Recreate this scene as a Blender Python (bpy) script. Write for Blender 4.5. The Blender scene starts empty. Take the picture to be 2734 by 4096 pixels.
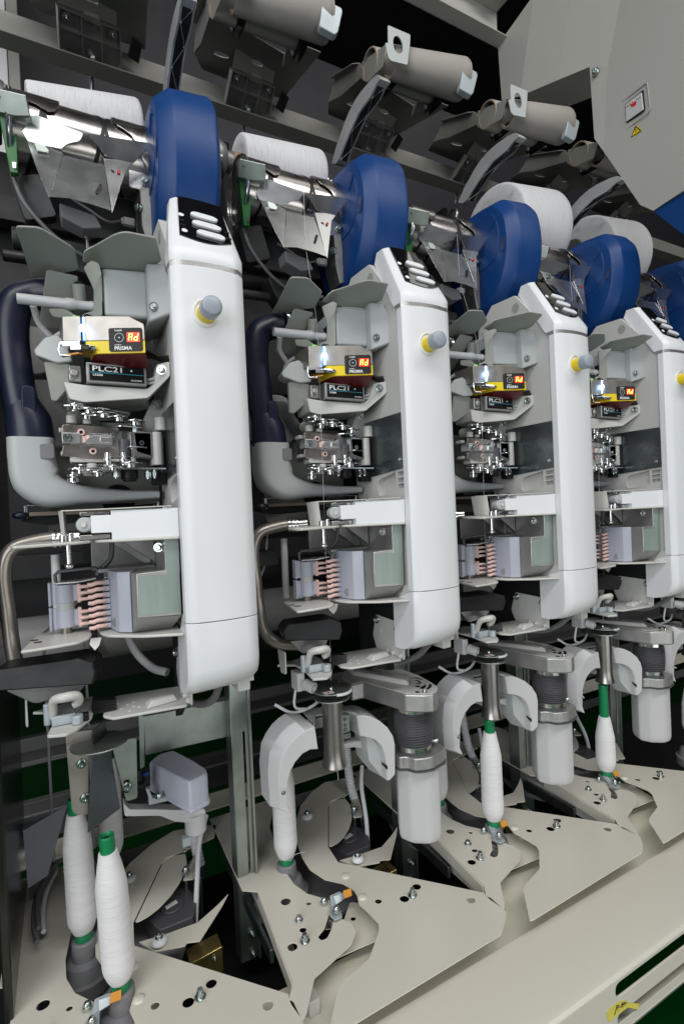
import bpy, bmesh, math, random
import numpy as np
from mathutils import Vector, Matrix
from mathutils.geometry import tessellate_polygon
random.seed(7)
sc = bpy.context.scene
PITCH = .32
# ------------------------------------------------------------------ camera
W_, H_, F_ = 2734, 4096, 2070.13
def camrot(yaw, pitch, roll):
    f = np.array([math.sin(yaw)*math.cos(pitch), math.cos(yaw)*math.cos(pitch), math.sin(pitch)])
    r = np.array([math.cos(yaw), -math.sin(yaw), 0.]); u = np.cross(r, f)
    r2 = r*math.cos(roll)+u*math.sin(roll); u2 = u*math.cos(roll)-r*math.sin(roll)
    return r2, u2, f
CR_, CU_, CF_ = camrot(*[math.radians(a) for a in (28.21256, -.45769, -2.48661)])
cam = bpy.data.cameras.new('camera'); cam_o = bpy.data.objects.new('camera', cam)
sc.collection.objects.link(cam_o); sc.camera = cam_o
cam_o.matrix_world = Matrix(((CR_[0], CU_[0], -CF_[0], 0), (CR_[1], CU_[1], -CF_[1], 0), (CR_[2], CU_[2], -CF_[2], 0), (0, 0, 0, 1)))
cam.sensor_fit = 'VERTICAL'; cam.sensor_height = 36; cam.lens = F_/H_*36
cam.clip_start = .02; cam.clip_end = 60
# ------------------------------------------------------------------ world, lights, exposure
w = bpy.data.worlds.new('World'); sc.world = w; w.use_nodes = True
bg = w.node_tree.nodes['Background']; bg.inputs[0].default_value = (.62, .68, .75, 1); bg.inputs[1].default_value = .04
sc.view_settings.view_transform = 'Standard'; sc.view_settings.look = 'None'
sc.cycles.caustics_reflective = False; sc.cycles.caustics_refractive = False
sc.view_settings.exposure = 0; sc.view_settings.gamma = 1
def area(name, loc, target, sx, sy, power, col=(1, 1, 1)):
    l = bpy.data.lights.new(name, 'AREA'); l.shape = 'RECTANGLE'; l.size = sx; l.size_y = sy; l.energy = power; l.color = col
    o = bpy.data.objects.new(name, l); sc.collection.objects.link(o); o.location = loc
    o.rotation_euler = (Vector(target)-Vector(loc)).to_track_quat('-Z', 'Y').to_euler(); return o
area('aisle_and_fill_light', (.2, -.8, 2.0), (.5, .5, -.6), 4.2, .6, 58, (1, .995, .97))
area('aisle_and_fill_light', (-2.3, -1.7, .6), (.4, .7, -.15), 2.4, 2.4, 70, (.95, .975, 1))
area('aisle_and_fill_light', (.9, -1.6, -.6), (.5, .7, -.3), 2.0, .6, 10, (1, .99, .97))  # unseen fill lamp, added low in front to lift the lower parts
area('hall_light', (1.6, .3, 2.6), (.8, .9, 0), 3.0, .3, 4, (1, .97, .88))

# ------------------------------------------------------------------ pixel to point helpers
CROP = {'A': (0, 0, 1000), 'B': (900, 0, 1000), 'C': (1734, 0, 1000), 'D': (0, 850, 1100), 'E': (950, 950, 900), 'F': (1734, 950, 1000),
        'G': (0, 1850, 1100), 'H': (950, 1850, 1000), 'I': (1734, 1850, 1000), 'J': (0, 2800, 1100), 'K': (950, 2600, 1050), 'L': (1734, 2700, 1000),
        'M': (1900, 1950, 501), 'N': (1050, 2500, 750), 'O': (1050, 1550, 600), 'Q': (950, 500, 550), 'R': (0, 200, 700), 'S': (0, 2050, 700), 'T': (2200, 2300, 534), 'V': (250, 3300, 800), 'P': (2300, 0, 434), 'X': (700, 0, 650), 'Y': (1300, 80, 650), 'Z': (2234, 3496, 500)}
def ray(c, x, y):
    a, b, wd = CROP[c]; s = wd/1568
    return CR_*((a+x*s-W_/2)/F_) - CU_*((b+y*s-H_/2)/F_) + CF_
def U(k, c, x, y, ax, val):
    v = ray(c, x, y); i = 'XYZ'.index(ax); off = k*PITCH if i == 0 else 0
    p = v*((val+off)/v[i]); return (float(p[0]-k*PITCH), float(p[1]), float(p[2]))
def UL(k, c, pts, ax, val): return [U(k, c, x, y, ax, val) for x, y in pts]
def UP(k, c, pts, p0, n):
    out = []
    for x, y in pts:
        v = ray(c, x, y); n_ = np.array(n, float); o = np.array([-k*PITCH, 0, 0]); t = np.dot(np.array(p0)-o, n_)/np.dot(v, n_)
        p = o+v*t; out.append(tuple(float(a) for a in p))
    return out

# ------------------------------------------------------------------ materials
def mat(name, col, rough=.45, metal=0., bump=0., bscale=300., var=0., vscale=20., emit=None, estr=0., coat=0., stretch=None, spec=.5, trans=0., rvar=.12):
    m = bpy.data.materials.new(name); m.use_nodes = True; nt = m.node_tree; N = nt.nodes; L = nt.links
    b = N['Principled BSDF']; b.inputs['Base Color'].default_value = (*col, 1); b.inputs['Roughness'].default_value = rough
    b.inputs['Metallic'].default_value = metal; b.inputs['Coat Weight'].default_value = coat; b.inputs['Specular IOR Level'].default_value = spec
    if trans: b.inputs['Transmission Weight'].default_value = trans
    tc = N.new('ShaderNodeTexCoord'); mp = N.new('ShaderNodeMapping'); L.new(tc.outputs['Object'], mp.inputs[0])
    if stretch: mp.inputs['Scale'].default_value = stretch
    if var:
        n = N.new('ShaderNodeTexNoise'); n.inputs['Scale'].default_value = vscale; n.inputs['Detail'].default_value = 5; L.new(mp.outputs[0], n.inputs[0])
        r = N.new('ShaderNodeValToRGB'); r.color_ramp.elements[0].position = .3; r.color_ramp.elements[1].position = .7
        r.color_ramp.elements[0].color = (*[max(0, c*(1-var)) for c in col], 1); r.color_ramp.elements[1].color = (*[min(1, c*(1+var*.5)) for c in col], 1)
        L.new(n.outputs[0], r.inputs[0]); L.new(r.outputs[0], b.inputs['Base Color'])
    if rvar:
        n = N.new('ShaderNodeTexNoise'); n.inputs['Scale'].default_value = 35; n.inputs['Detail'].default_value = 4; L.new(mp.outputs[0], n.inputs[0])
        q = N.new('ShaderNodeMapRange'); q.inputs[1].default_value = .3; q.inputs[2].default_value = .7; q.inputs[3].default_value = max(.03, rough-rvar*.5); q.inputs[4].default_value = rough+rvar*.5
        L.new(n.outputs[0], q.inputs[0]); L.new(q.outputs[0], b.inputs['Roughness'])
    if bump:
        n = N.new('ShaderNodeTexNoise'); n.inputs['Scale'].default_value = bscale; n.inputs['Detail'].default_value = 3; L.new(mp.outputs[0], n.inputs[0])
        q = N.new('ShaderNodeBump'); q.inputs['Strength'].default_value = bump; q.inputs['Distance'].default_value = .0006
        L.new(n.outputs[0], q.inputs['Height']); L.new(q.outputs[0], b.inputs['Normal'])
    if emit: b.inputs['Emission Color'].default_value = (*emit, 1); b.inputs['Emission Strength'].default_value = estr
    return m
M = {}
M['white'] = mat('white_plastic', (.775, .79, .82), .36, rvar=.10, bump=.04, bscale=900, var=.02, vscale=9)
M['beige'] = mat('beige_paint', (.68, .655, .57), .28, bump=.04, bscale=1400, rvar=0)
M['plate'] = mat('light_grey_plate', (.55, .55, .53), .45, bump=.08, bscale=900)
M['shelf'] = mat('cream_shelf_paint', (.60, .59, .56), .3, bump=.08, bscale=1200, rvar=.03)
M['wing'] = mat('grey_green_paint', (.33, .345, .31), .42, bump=.12, bscale=1000, var=.05, vscale=15)
M['tray'] = mat('taupe_grey_paint', (.235, .23, .21), .5, bump=.12, bscale=900, var=.05)
M['grey'] = mat('cool_grey_plastic', (.43, .455, .46), .42, bump=.1, bscale=1200)
M['lilac'] = mat('lilac_grey_plastic', (.42, .44, .52), .4)
M['cast'] = mat('cast_aluminium', (.50, .50, .49), .42, .85, bump=.5, bscale=700, var=.12, vscale=40)
M['castd'] = mat('dark_cast_aluminium', (.30, .30, .30), .45, .8, bump=.5, bscale=700, var=.15, vscale=40)
M['greenfilm'] = mat('grey_green_film', (.33, .40, .37), .5, .35, var=.18, vscale=60, stretch=(1, 1, .15))
M['arch'] = mat('pale_grey_plastic', (.55, .555, .565), .4, bump=.05, bscale=900)
M['steel'] = mat('bright_steel', (.78, .78, .78), .2, 1., var=.06, vscale=80, rvar=.08)
M['sheet'] = mat('brushed_steel_sheet', (.66, .67, .69), .25, 1., var=.05, vscale=40, rvar=.06)
M['tube'] = mat('brushed_steel_tube', (.36, .345, .33), .33, 1., var=.12, vscale=90, stretch=(1, 1, .04))
M['drum'] = mat('polished_drum_steel', (.50, .47, .46), .24, 1., rvar=.06)
M['zinc'] = mat('galvanised_steel', (.40, .45, .42), .36, .9, var=.22, vscale=25)
M['bolt'] = mat('zinc_bolt', (.55, .6, .6), .25, 1., rvar=0)
M['dsteel'] = mat('dark_steel_plate', (.16, .185, .195), .3, .9, var=.25, vscale=12)
M['endp'] = mat('dark_stainless_panel', (.055, .054, .05), .22, .8, var=.08, vscale=4, stretch=(1, 1, 6), rvar=.05)
M['pipe'] = mat('brown_steel_pipe', (.33, .30, .27), .34, .7, var=.15, vscale=30)
M['blue'] = mat('blue_plastic', (.004, .042, .175), .42, bump=.05, bscale=900, rvar=.08, spec=.35)
M['navy'] = mat('navy_soft_hose', (.009, .013, .032), .35)
M['black'] = mat('black_plastic', (.010, .010, .011), .45, spec=.3)
M['gloss'] = mat('gloss_black_panel', (.006, .006, .007), .06, coat=.6, rvar=0)
M['rubber'] = mat('dark_grey_rubber', (.085, .085, .095), .4)
M['cable'] = mat('grey_cable', (.14, .14, .145), .42)
M['wcable'] = mat('white_cable', (.72, .73, .76), .35)
M['yellow'] = mat('yellow_plastic', (.80, .60, .015), .4)
M['knob'] = mat('blue_grey_knob', (.34, .38, .44), .32)
M['red'] = mat('maroon_plastic', (.13, .008, .01), .35)
M['pink'] = mat('pink_ceramic', (.80, .55, .50), .3)
M['mild'] = mat('brushed_nickel_cover', (.40, .375, .34), .42, .9, var=.14, vscale=50, rvar=.15)
M['nickel'] = mat('nickel_plating', (.56, .51, .48), .3, 1., var=.2, vscale=60, rvar=.1)
M['shade'] = mat('shaded_casting', (.07, .07, .072), .5, .5, bump=.4, bscale=500, var=.2, vscale=30)  # shade below the drum put into the colour of the castings
M['armal'] = mat('satin_aluminium_arm', (.52, .52, .53), .34, .45, var=.12, vscale=120, stretch=(1, .2, .2))
M['steelb'] = mat('machined_block_steel', (.72, .72, .73), .3, .85, var=.1, vscale=90, rvar=.08)
M['orange'] = mat('orange_plastic', (.62, .27, .03), .4)
M['peg'] = mat('grey_peg_plastic', (.20, .20, .215), .5)
M['greenp'] = mat('green_bobbin_plastic', (.0, .20, .07), .38)
M['greenlev'] = mat('green_lever_paint', (.02, .15, .03), .4)
M['felt'] = mat('brown_felt', (.25, .20, .17), .8)
M['card'] = mat('paper_tube_card', (.33, .31, .285), .75, bump=.25, bscale=500, var=.05)
M['cardend'] = mat('brown_card_edge', (.33, .22, .14), .7)
M['bluez'] = mat('blue_grey_clip', (.42, .47, .50), .35, .2)
M['labelw'] = mat('white_print', (.85, .85, .85), .5)
M['lblack'] = mat('black_label', (.006, .006, .007), .5, spec=.2)
M['badge'] = mat('charcoal_label', (.02, .02, .021), .5, spec=.3)
M['cyan'] = mat('cyan_line', (.05, .42, .60), .4)
M['redpr'] = mat('red_print', (.6, .02, .02), .5)
M['led'] = mat('blue_white_led', (.8, .9, 1), .3, emit=(.35, .62, 1), estr=14)
M['glow'] = mat('blue_lit_guide', (.1, .3, .8), .3, emit=(.05, .25, 1), estr=.5)
M['gled'] = mat('green_lit_plastic', (.3, .6, .2), .3, emit=(.25, .9, .1), estr=.5)
M['disp'] = mat('red_lit_display', (.6, .03, .02), .3, emit=(1, .03, .01), estr=1.1)
M['seg'] = mat('orange_lit_segment', (1, .6, .1), .3, emit=(1, .62, .12), estr=3.5)
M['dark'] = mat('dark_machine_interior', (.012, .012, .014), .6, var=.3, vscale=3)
M['slate'] = mat('dark_slate_paint', (.035, .035, .042), .5, var=.1, vscale=2)
M['chan'] = mat('dark_grey_channel', (.10, .10, .10), .45, var=.1, vscale=8)
M['duct'] = mat('grey_duct_paint', (.26, .26, .255), .42, var=.06, vscale=5)
M['floor'] = mat('green_floor_paint', (.0, .062, .008), .4, var=.2, vscale=3)
M['hood'] = mat('warm_grey_hood_paint', (.44, .435, .405), .38, bump=.15, bscale=900)
M['zyellow'] = mat('yellow_chromate_steel', (.55, .42, .16), .3, .9, var=.35, vscale=30)
M['tape'] = mat('yellow_masking_tape', (.75, .66, .12), .6, var=.1, vscale=60)

def yarn_mat(name, col, axis, cross):
    m = bpy.data.materials.new(name); m.use_nodes = True; nt = m.node_tree; N = nt.nodes; L = nt.links
    b = N['Principled BSDF']; b.inputs['Roughness'].default_value = .85; b.inputs['Sheen Weight'].default_value = .3; b.inputs['Specular IOR Level'].default_value = .2
    tc = N.new('ShaderNodeTexCoord')
    hs = []
    for rot in ((.28, -.28) if cross else (.05, -.03)):
        mp = N.new('ShaderNodeMapping'); L.new(tc.outputs['Object'], mp.inputs[0])
        if axis == 'Z': mp.inputs['Scale'].default_value = (25, 25, 1300); mp.inputs['Rotation'].default_value = (rot, rot*.6, 0)
        else: mp.inputs['Scale'].default_value = (800, 40, 40); mp.inputs['Rotation'].default_value = (0, rot, rot)
        n = N.new('ShaderNodeTexNoise'); n.inputs['Scale'].default_value = 1; n.inputs['Detail'].default_value = 4; n.inputs['Roughness'].default_value = .7
        L.new(mp.outputs[0], n.inputs[0]); hs.append(n)
    mx = N.new('ShaderNodeMath'); mx.operation = 'ADD'; L.new(hs[0].outputs[0], mx.inputs[0]); L.new(hs[1].outputs[0], mx.inputs[1])
    r = N.new('ShaderNodeMapRange'); r.inputs[1].default_value = .62; r.inputs[2].default_value = 1.3; L.new(mx.outputs[0], r.inputs[0])
    c = N.new('ShaderNodeValToRGB'); c.color_ramp.elements[0].color = (*[x*.74 for x in col], 1); c.color_ramp.elements[1].color = (*[min(.9, x*1.12) for x in col], 1)
    c.color_ramp.elements[1].position = .55
    L.new(r.outputs[0], c.inputs[0]); L.new(c.outputs[0], b.inputs['Base Color'])
    q = N.new('ShaderNodeBump'); q.inputs['Strength'].default_value = .45; q.inputs['Distance'].default_value = .0003
    L.new(r.outputs[0], q.inputs['Height']); L.new(q.outputs[0], b.inputs['Normal'])
    return m
M['yarn'] = yarn_mat('white_yarn_winding', (.68, .68, .69), 'Z', False)
M['cone'] = yarn_mat('white_cross_wound_yarn', (.56, .56, .58), 'X', True)
def belt_mat():
    m = bpy.data.materials.new('woven_cream_belt'); m.use_nodes = True; nt = m.node_tree; N = nt.nodes; L = nt.links
    b = N['Principled BSDF']; b.inputs['Roughness'].default_value = .8
    tc = N.new('ShaderNodeTexCoord'); v = N.new('ShaderNodeTexVoronoi'); v.inputs['Scale'].default_value = 480; v.inputs['Randomness'].default_value = .12
    L.new(tc.outputs['Object'], v.inputs[0]); r = N.new('ShaderNodeValToRGB'); r.color_ramp.elements[0].color = (.82, .80, .68, 1); r.color_ramp.elements[1].color = (.52, .50, .41, 1)
    r.color_ramp.elements[0].position = .2; r.color_ramp.elements[1].position = .75
    L.new(v.outputs[0], r.inputs[0]); L.new(r.outputs[0], b.inputs['Base Color'])
    q = N.new('ShaderNodeBump'); q.invert = True; q.inputs['Strength'].default_value = .4; q.inputs['Distance'].default_value = .0008; L.new(v.outputs[0], q.inputs['Height']); L.new(q.outputs[0], b.inputs['Normal'])
    return m
M['belt'] = belt_mat()

# ------------------------------------------------------------------ geometry builder
V = Vector
def cat(pts, n=6):
    P = [V(p) for p in pts]
    if len(P) < 3: return P
    P = [P[0]*2-P[1]]+P+[P[-1]*2-P[-2]]; out = []
    for i in range(1, len(P)-2):
        for j in range(n):
            t = j/n; a, b, c, d = P[i-1:i+3]
            out.append(.5*((2*b)+(c-a)*t+(2*a-5*b+4*c-d)*t*t+(3*b-a-3*c+d)*t**3))
    out.append(P[-2]); return out
def rnd(pts, r, seg=4):
    """round the corners of a closed polygon (2D or 3D points)"""
    P = [V(p) for p in pts]; out = []; n = len(P)
    for i in range(n):
        a, b, c = P[i-1], P[i], P[(i+1) % n]; rr = r[min(i, len(r)-1)] if isinstance(r, (list, tuple)) else r
        la, lc = (a-b).length, (c-b).length; q = min(rr, la*.48, lc*.48)
        if q < 1e-5: out.append(b); continue
        s, e = b+(a-b)/la*q, b+(c-b)/lc*q
        for j in range(seg+1):
            t = j/seg; out.append(s*(1-t)**2+b*2*t*(1-t)+e*t*t)
    return out
class G:
    def __init__(s): s.v = []; s.f = []; s.m = []
    def add(s, vs, fs, m=0):
        o = len(s.v); s.v += [tuple(v) for v in vs]; s.f += [tuple(i+o for i in f) for f in fs]; s.m += [m]*len(fs); return s
    def obox(s, o, a, b, c, m=0):
        o, a, b, c = V(o), V(a), V(b), V(c)
        vs = [o, o+a, o+a+b, o+b, o+c, o+a+c, o+a+b+c, o+b+c]
        return s.add(vs, [(0, 1, 2, 3), (4, 5, 6, 7), (0, 1, 5, 4), (1, 2, 6, 5), (2, 3, 7, 6), (3, 0, 4, 7)], m)
    def box(s, lo, hi, m=0):
        return s.obox(lo, (hi[0]-lo[0], 0, 0), (0, hi[1]-lo[1], 0), (0, 0, hi[2]-lo[2]), m)
    def ext(s, pts, vec, holes=None, m=0):
        P = [V(p) for p in pts]; vec = V(vec); n = len(P)
        if not holes:
            return s.add(P+[p+vec for p in P], [tuple(range(n)), tuple(range(2*n-1, n-1, -1))]+[(i, (i+1) % n, (i+1) % n+n, i+n) for i in range(n)], m)
        loops = [P]+[[V(q) for q in h] for h in holes]; allp = [p for l in loops for p in l]; t = tessellate_polygon(loops); N = len(allp)
        fs = [tuple(x) for x in t]+[tuple(i+N for i in x)[::-1] for x in t]; o = 0
        for l in loops:
            k = len(l); fs += [(o+i, o+(i+1) % k, o+(i+1) % k+N, o+i+N) for i in range(k)]; o += k
        return s.add(allp+[p+vec for p in allp], fs, m)
    def loft(s, rings, cap=True, m=0, closed=True):
        n = len(rings[0]); vs = [p for r in rings for p in r]; fs = []
        for j in range(len(rings)-1):
            for i in range(n if closed else n-1):
                a, b = j*n+i, j*n+(i+1) % n; fs.append((a, b, b+n, a+n))
        if cap: fs += [tuple(range(n))[::-1], tuple(range((len(rings)-1)*n, len(rings)*n))]
        return s.add(vs, fs, m)
    def lathe(s, o, d, prof, n=24, m=0, cap=True):
        o = V(o); d = V(d).normalized(); a = d.orthogonal().normalized(); b = d.cross(a); R = []
        for t, r in prof:
            R.append([o+d*t+(a*math.cos(2*math.pi*i/n)+b*math.sin(2*math.pi*i/n))*max(r, 1e-5) for i in range(n)])
        return s.loft(R, cap, m)
    def cyl(s, a, b, r, r2=None, n=20, m=0):
        d = V(b)-V(a); return s.lathe(a, d, [(0, r), (d.length, r if r2 is None else r2)], n, m)
    def tube(s, path, r, n=12, m=0, smooth=0, cap=True):
        P = cat(path, smooth) if smooth else [V(p) for p in path]; R = []; up = None
        rs = r if isinstance(r, (list, tuple)) else None
        for i, p in enumerate(P):
            d = (P[min(i+1, len(P)-1)]-P[max(i-1, 0)]).normalized()
            if up is None: up = d.orthogonal().normalized()
            up = (up-d*up.dot(d)).normalized(); b = d.cross(up)
            q = float(np.interp(i/(len(P)-1), np.linspace(0, 1, len(rs)), rs)) if rs else r
            R.append([p+(up*math.cos(2*math.pi*k/n)+b*math.sin(2*math.pi*k/n))*q for k in range(n)])
        return s.loft(R, cap, m)
    def disc(s, c, d, r, t, n=28, m=0): c = V(c); d = V(d).normalized(); return s.cyl(c, c+d*t, r, None, n, m)
    def ball(s, c, r, n=14, m=0, sq=(1, 1, 1)):
        R = []; c = V(c)
        for j in range(n//2+1):
            a = math.pi*j/(n//2); R.append([c+V((math.sin(a)*math.cos(2*math.pi*i/n)*r*sq[0]+1e-6, math.sin(a)*math.sin(2*math.pi*i/n)*r*sq[1], math.cos(a)*r*sq[2])) for i in range(n)])
        return s.loft(R, False, m)
    def screw(s, p, d, r=.003, m=0, hexa=False):
        d = V(d).normalized(); p = V(p)
        s.lathe(p, d, [(0, r*1.45), (r*.3, r*1.45)], 16, m)
        s.lathe(p+d*r*.3, d, [(0, r), (r*.9, r), (r*1.15, r*.8), (r*1.15, r*.45), (r*.7, r*.42)], 6 if hexa else 14, m); return s
    def text(s, txt, o, ex, ey, h, t=.0003, m=0, cx=False, font_w=1.):
        cu = bpy.data.curves.new('t', 'FONT'); cu.body = txt; cu.size = 1; cu.resolution_u = 3; cu.align_x = 'CENTER' if cx else 'LEFT'; cu.offset = .018
        ob = bpy.data.objects.new('t', cu); sc.collection.objects.link(ob); dg = bpy.context.evaluated_depsgraph_get(); dg.update()
        me = ob.evaluated_get(dg).to_mesh(); ex = V(ex).normalized(); ey = V(ey).normalized(); nz = ex.cross(ey); k = h/.72; o = V(o)
        vs = [o+ex*v.co.x*k*font_w+ey*v.co.y*k+nz*t for v in me.vertices]; fs = [tuple(p.vertices) for p in me.polygons]
        s.add(vs, fs, m); ob.to_mesh_clear() if False else None
        bpy.data.objects.remove(ob); bpy.data.curves.remove(cu); return s

def link(o): sc.collection.objects.link(o); return o
def tag(o, label=None, category=None, group=None, kind=None):
    for k, v in (('label', label), ('category', category), ('group', group), ('kind', kind)):
        if v: o[k] = v
    return o
def mesh(name, g, mats, base=(0, 0, 0), bevel=0, seg=2, ang=38, solid=0):
    b = V(base); me = bpy.data.meshes.new(name); me.from_pydata([V(v)-b for v in g.v], [], g.f)
    ms = mats if isinstance(mats, (list, tuple)) else [mats]
    for x in ms: me.materials.append(M[x])
    bm = bmesh.new(); bm.from_mesh(me)
    for f, i in zip(bm.faces, g.m): f.material_index = i; f.smooth = True
    bmesh.ops.recalc_face_normals(bm, faces=bm.faces[:]) if not solid == 'keep' else None
    bm.to_mesh(me); bm.free(); me.set_sharp_from_angle(angle=math.radians(ang))
    o = bpy.data.objects.new(name, me)
    if bevel:
        md = o.modifiers.new('bevel', 'BEVEL'); md.width = bevel; md.segments = seg; md.limit_method = 'ANGLE'; md.angle_limit = math.radians(40); md.harden_normals = False
    return link(o)
class Thing:
    def __init__(s, name, base, label=None, category=None, group=None):
        s.e = link(bpy.data.objects.new(name, None)); s.e.location = base; s.e.empty_display_size = .02; s.base = base
        tag(s.e, label, category, group)
    def part(s, name, g, mats, parent=None, **kw):
        o = mesh(name, g, mats, s.base, **kw); o.parent = parent or s.e; return o
def solo(name, g, mats, label=None, category=None, group=None, kind=None, base=None, **kw):
    if base is None: base = tuple(np.array(g.v).mean(axis=0))
    o = mesh(name, g, mats, base, **kw); o.location = base; return tag(o, label, category, group, kind)
def dup(o, dx, label=None, off=None):
    def rec(x, par):
        c = link(x.copy()); c.parent = par
        for ch in list(x.children): rec(ch, c)
        return c
    c = rec(o, None); c.location = V(o.location)+V((dx, 0, 0))+V(off or (0, 0, 0))
    if label: c['label'] = label
    return c
ORD = ['nearest, leftmost', 'second from the left', 'third from the left', 'fourth from the left', 'fifth from the left, at the right edge', 'sixth from the left']

# ------------------------------------------------------------------ the setting
solo('floor', G().box((-4, -3, -1.32), (9, 9, -1.3)), 'floor', kind='structure')
solo('hall_wall', G().box((-4, 4.6, -1.3), (9, 4.7, 4)), 'dark', kind='structure')
solo('ceiling', G().box((-4, -1.5, 3.6), (9, 4.6, 3.7)), 'dark', kind='structure')
# ------------------------------------------------------------------ winding unit (column with everything bolted to it)
ub = (.16, .65, -.2)
wu = Thing('winding_unit', ub, 'nearest winding unit with white column, leftmost, its suction pipe cut by the picture edge', 'winding unit', 'winding units standing in a row')
def colring(z, y0=0., y1=.70, x0=.118, x1=.204, bow=.0085):
    """one horizontal section of the column, front bowed outward"""
    pts = []; n = 12
    for i in range(n+1):
        t = i/n; x = x0+(x1-x0)*t; e = min(t, 1-t)*(x1-x0)
        y = .6075-bow*math.sin(math.pi*(.08+.84*t)) + (.0055*(1-min(1, e/.006))**2)
        pts.append(V((x, y+y0, z)))
    return [V((x0, y1, z))]+[V((x0, .616+y0, z))]+pts+[V((x1, .616+y0, z)), V((x1, y1, z))]
g = G().loft([colring(-.1252, y1=.6225), colring(.2855, y1=.6225)])
fc = wu.part('front_cover', g, 'white', bevel=.0008)
g = G().loft([colring(.2855, .0012, .6235), colring(.2915, .0012, .6235)]); wu.part('trim_band', g, 'cast')
# head: straight foot, then the sloping face up to the crest
def headring(z, y0, yb, x0, x1, zb=None):
    r = colring(z, y0, yb, x0, x1, .006)
    if zb is not None: r[0].z = zb; r[-1].z = zb
    return r
r0 = headring(.2915, 0, .629, .118, .204); r1 = headring(.303, -.001, .637, .118, .204, .303); r2 = headring(.311, .0035, .641, .119, .2035, .309)
r3 = headring(.357, .035, .668, .126, .2025, .344); r4 = headring(.402, .0665, .702, .135, .2005, .388)
r5 = [V((p.x, p.y+(.012 if 0 < i < len(r4)-1 else 0), p.z+(.0005 if 0 < i < len(r4)-1 else 0))) for i, p in enumerate(r4)]
head = wu.part('head_cover', G().loft([r0, r1, r2, r3, r4, r5]), 'white', bevel=.002, seg=3, ang=50)
def slope(x, t, off=.0):
    """point on the sloping face of the head: t=0 at its foot, 1 at the crest"""
    e = abs((x-.162)/.042); return V((x, .6035+.0005+t*.0645+.0045*e*e, .309+t*.094))+V((0, -.825, .565))*off
g = G(); n = 12; bot = []; top = []
for i in range(n+1):
    u = i/n; bot.append((.1325+.0625*u, .19-.10*math.sin(math.pi*u)+.02*u)); top.append((.1425+.0545*u, .975))
loop = bot+top[::-1]; ring0 = [slope(x, t, -.001) for x, t in loop]; ring1 = [slope(x, t, .0016) for x, t in loop]
# bowed panel as strips
vs = []; fs = []
for i in range(n+1):
    for j in range(7):
        x = bot[i][0]+(top[i][0]-bot[i][0])*j/6; t = bot[i][1]+(top[i][1]-bot[i][1])*j/6; vs.append(slope(x, t, .0016))
for i in range(n):
    for j in range(6): a = i*7+j; fs.append((a, a+1, a+8, a+7))
g.add(vs, fs); o = len(g.v); g.add(ring0+ring1, [(i, (i+1) % len(loop), (i+1) % len(loop)+len(loop), i+len(loop)) for i in range(len(loop))])
cp = wu.part('control_panel', g, 'gloss')
for t0, x0, x1 in ((.60, .150, .186), (.43, .149, .187), (.25, .151, .188)):
    g = G(); c0, c1 = slope(x0, t0+.01, .0), slope(x1, t0-.02, .0); ax = (c1-c0).normalized(); up = (slope(.165, t0+.1)-slope(.165, t0)).normalized(); nn = ax.cross(up).normalized()
    if nn.y > 0: nn = -nn
    hw = .0058; L_ = (c1-c0).length
    prof = [c0+ax*.0-up*.001, c0+ax*.008-up*hw, c0+ax*(L_-.004)-up*hw*.9, c1+up*.001, c0+ax*(L_-.006)+up*hw, c0+ax*.006+up*hw*.9]
    g.ext([p+nn*.0012 for p in rnd(prof, .004)], nn*.004); wu.part('button', g, 'white', parent=cp, bevel=.0012, seg=3)
for t0, x0 in ((.58, .1405), (.27, .1395)):
    g = G(); c = slope(x0, t0, .0012); nn = V((0, -.825, .565)); g.lathe(c, nn, [(0, .0035), (.0008, .0035), (.0014, .002)], 14); wu.part('indicator', g, 'labelw', parent=cp)
g = G()
for t0, x0 in ((.45, .139), (.40, .1935), (.28, .1935), (.36, .139)):
    c = slope(x0, t0, .0012); nn = V((0, -.825, .565)); g.obox(c-V((.003, 0, 0)), (.006, 0, 0), (0, .0035*.565, .0035*.825), nn*.0009)
wu.part('key', g, 'black', parent=cp)
# end cap of the column
def capring(z, y0, yb, zb=None, x0=.118, x1=.204):
    r = colring(z, y0, yb, x0, x1, .0085)
    if zb is not None: r[0].z = zb; r[-1].z = zb
    for p in r: p.z += (p.x-.118)*.09*(1 if z < -.17 else 0)
    return r
g = G().loft([capring(-.1258, 0, .664, -.143), capring(-.150, 0, .664), capring(-.183, 0, .664), capring(-.195, .0025, .664), capring(-.205, .009, .664), capring(-.2125, .021, .664), capring(-.2165, .038, .664)])
wu.part('end_cap', g, 'white', bevel=.0008, ang=50)
wu.part('cable_clip', G().box((.18, .625, -.222), (.196, .66, -.208)), 'plate', bevel=.002)
# push button
pb = wu.part('push_button', G().cyl((.1545, .604, .2312), (.155, .586, .2303), .0108, n=28), 'yellow', bevel=.0006)
g = G().lathe((.1552, .5865, .2316), (.0, -1, -.03), [(0, .0098), (.0006, .0116), (.011, .0118), (.0145, .0112), (.0158, .0085), (.0162, .0001)], 32)
wu.part('knob', g, 'knob', parent=pb, ang=60)
R = []
for t, r in ((.000, .0155), (-.0012, .0146), (-.0014, .0130), (.001, .0112)): R.append([V((.1545+math.cos(2*math.pi*i/40)*r, .599+t+abs(math.cos(2*math.pi*i/40))**2*r*.12, .2322+math.sin(2*math.pi*i/40)*r*1.12)) for i in range(40)])
wu.part('button_collar', G().loft(R, False), 'white', parent=pb, ang=80)
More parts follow.
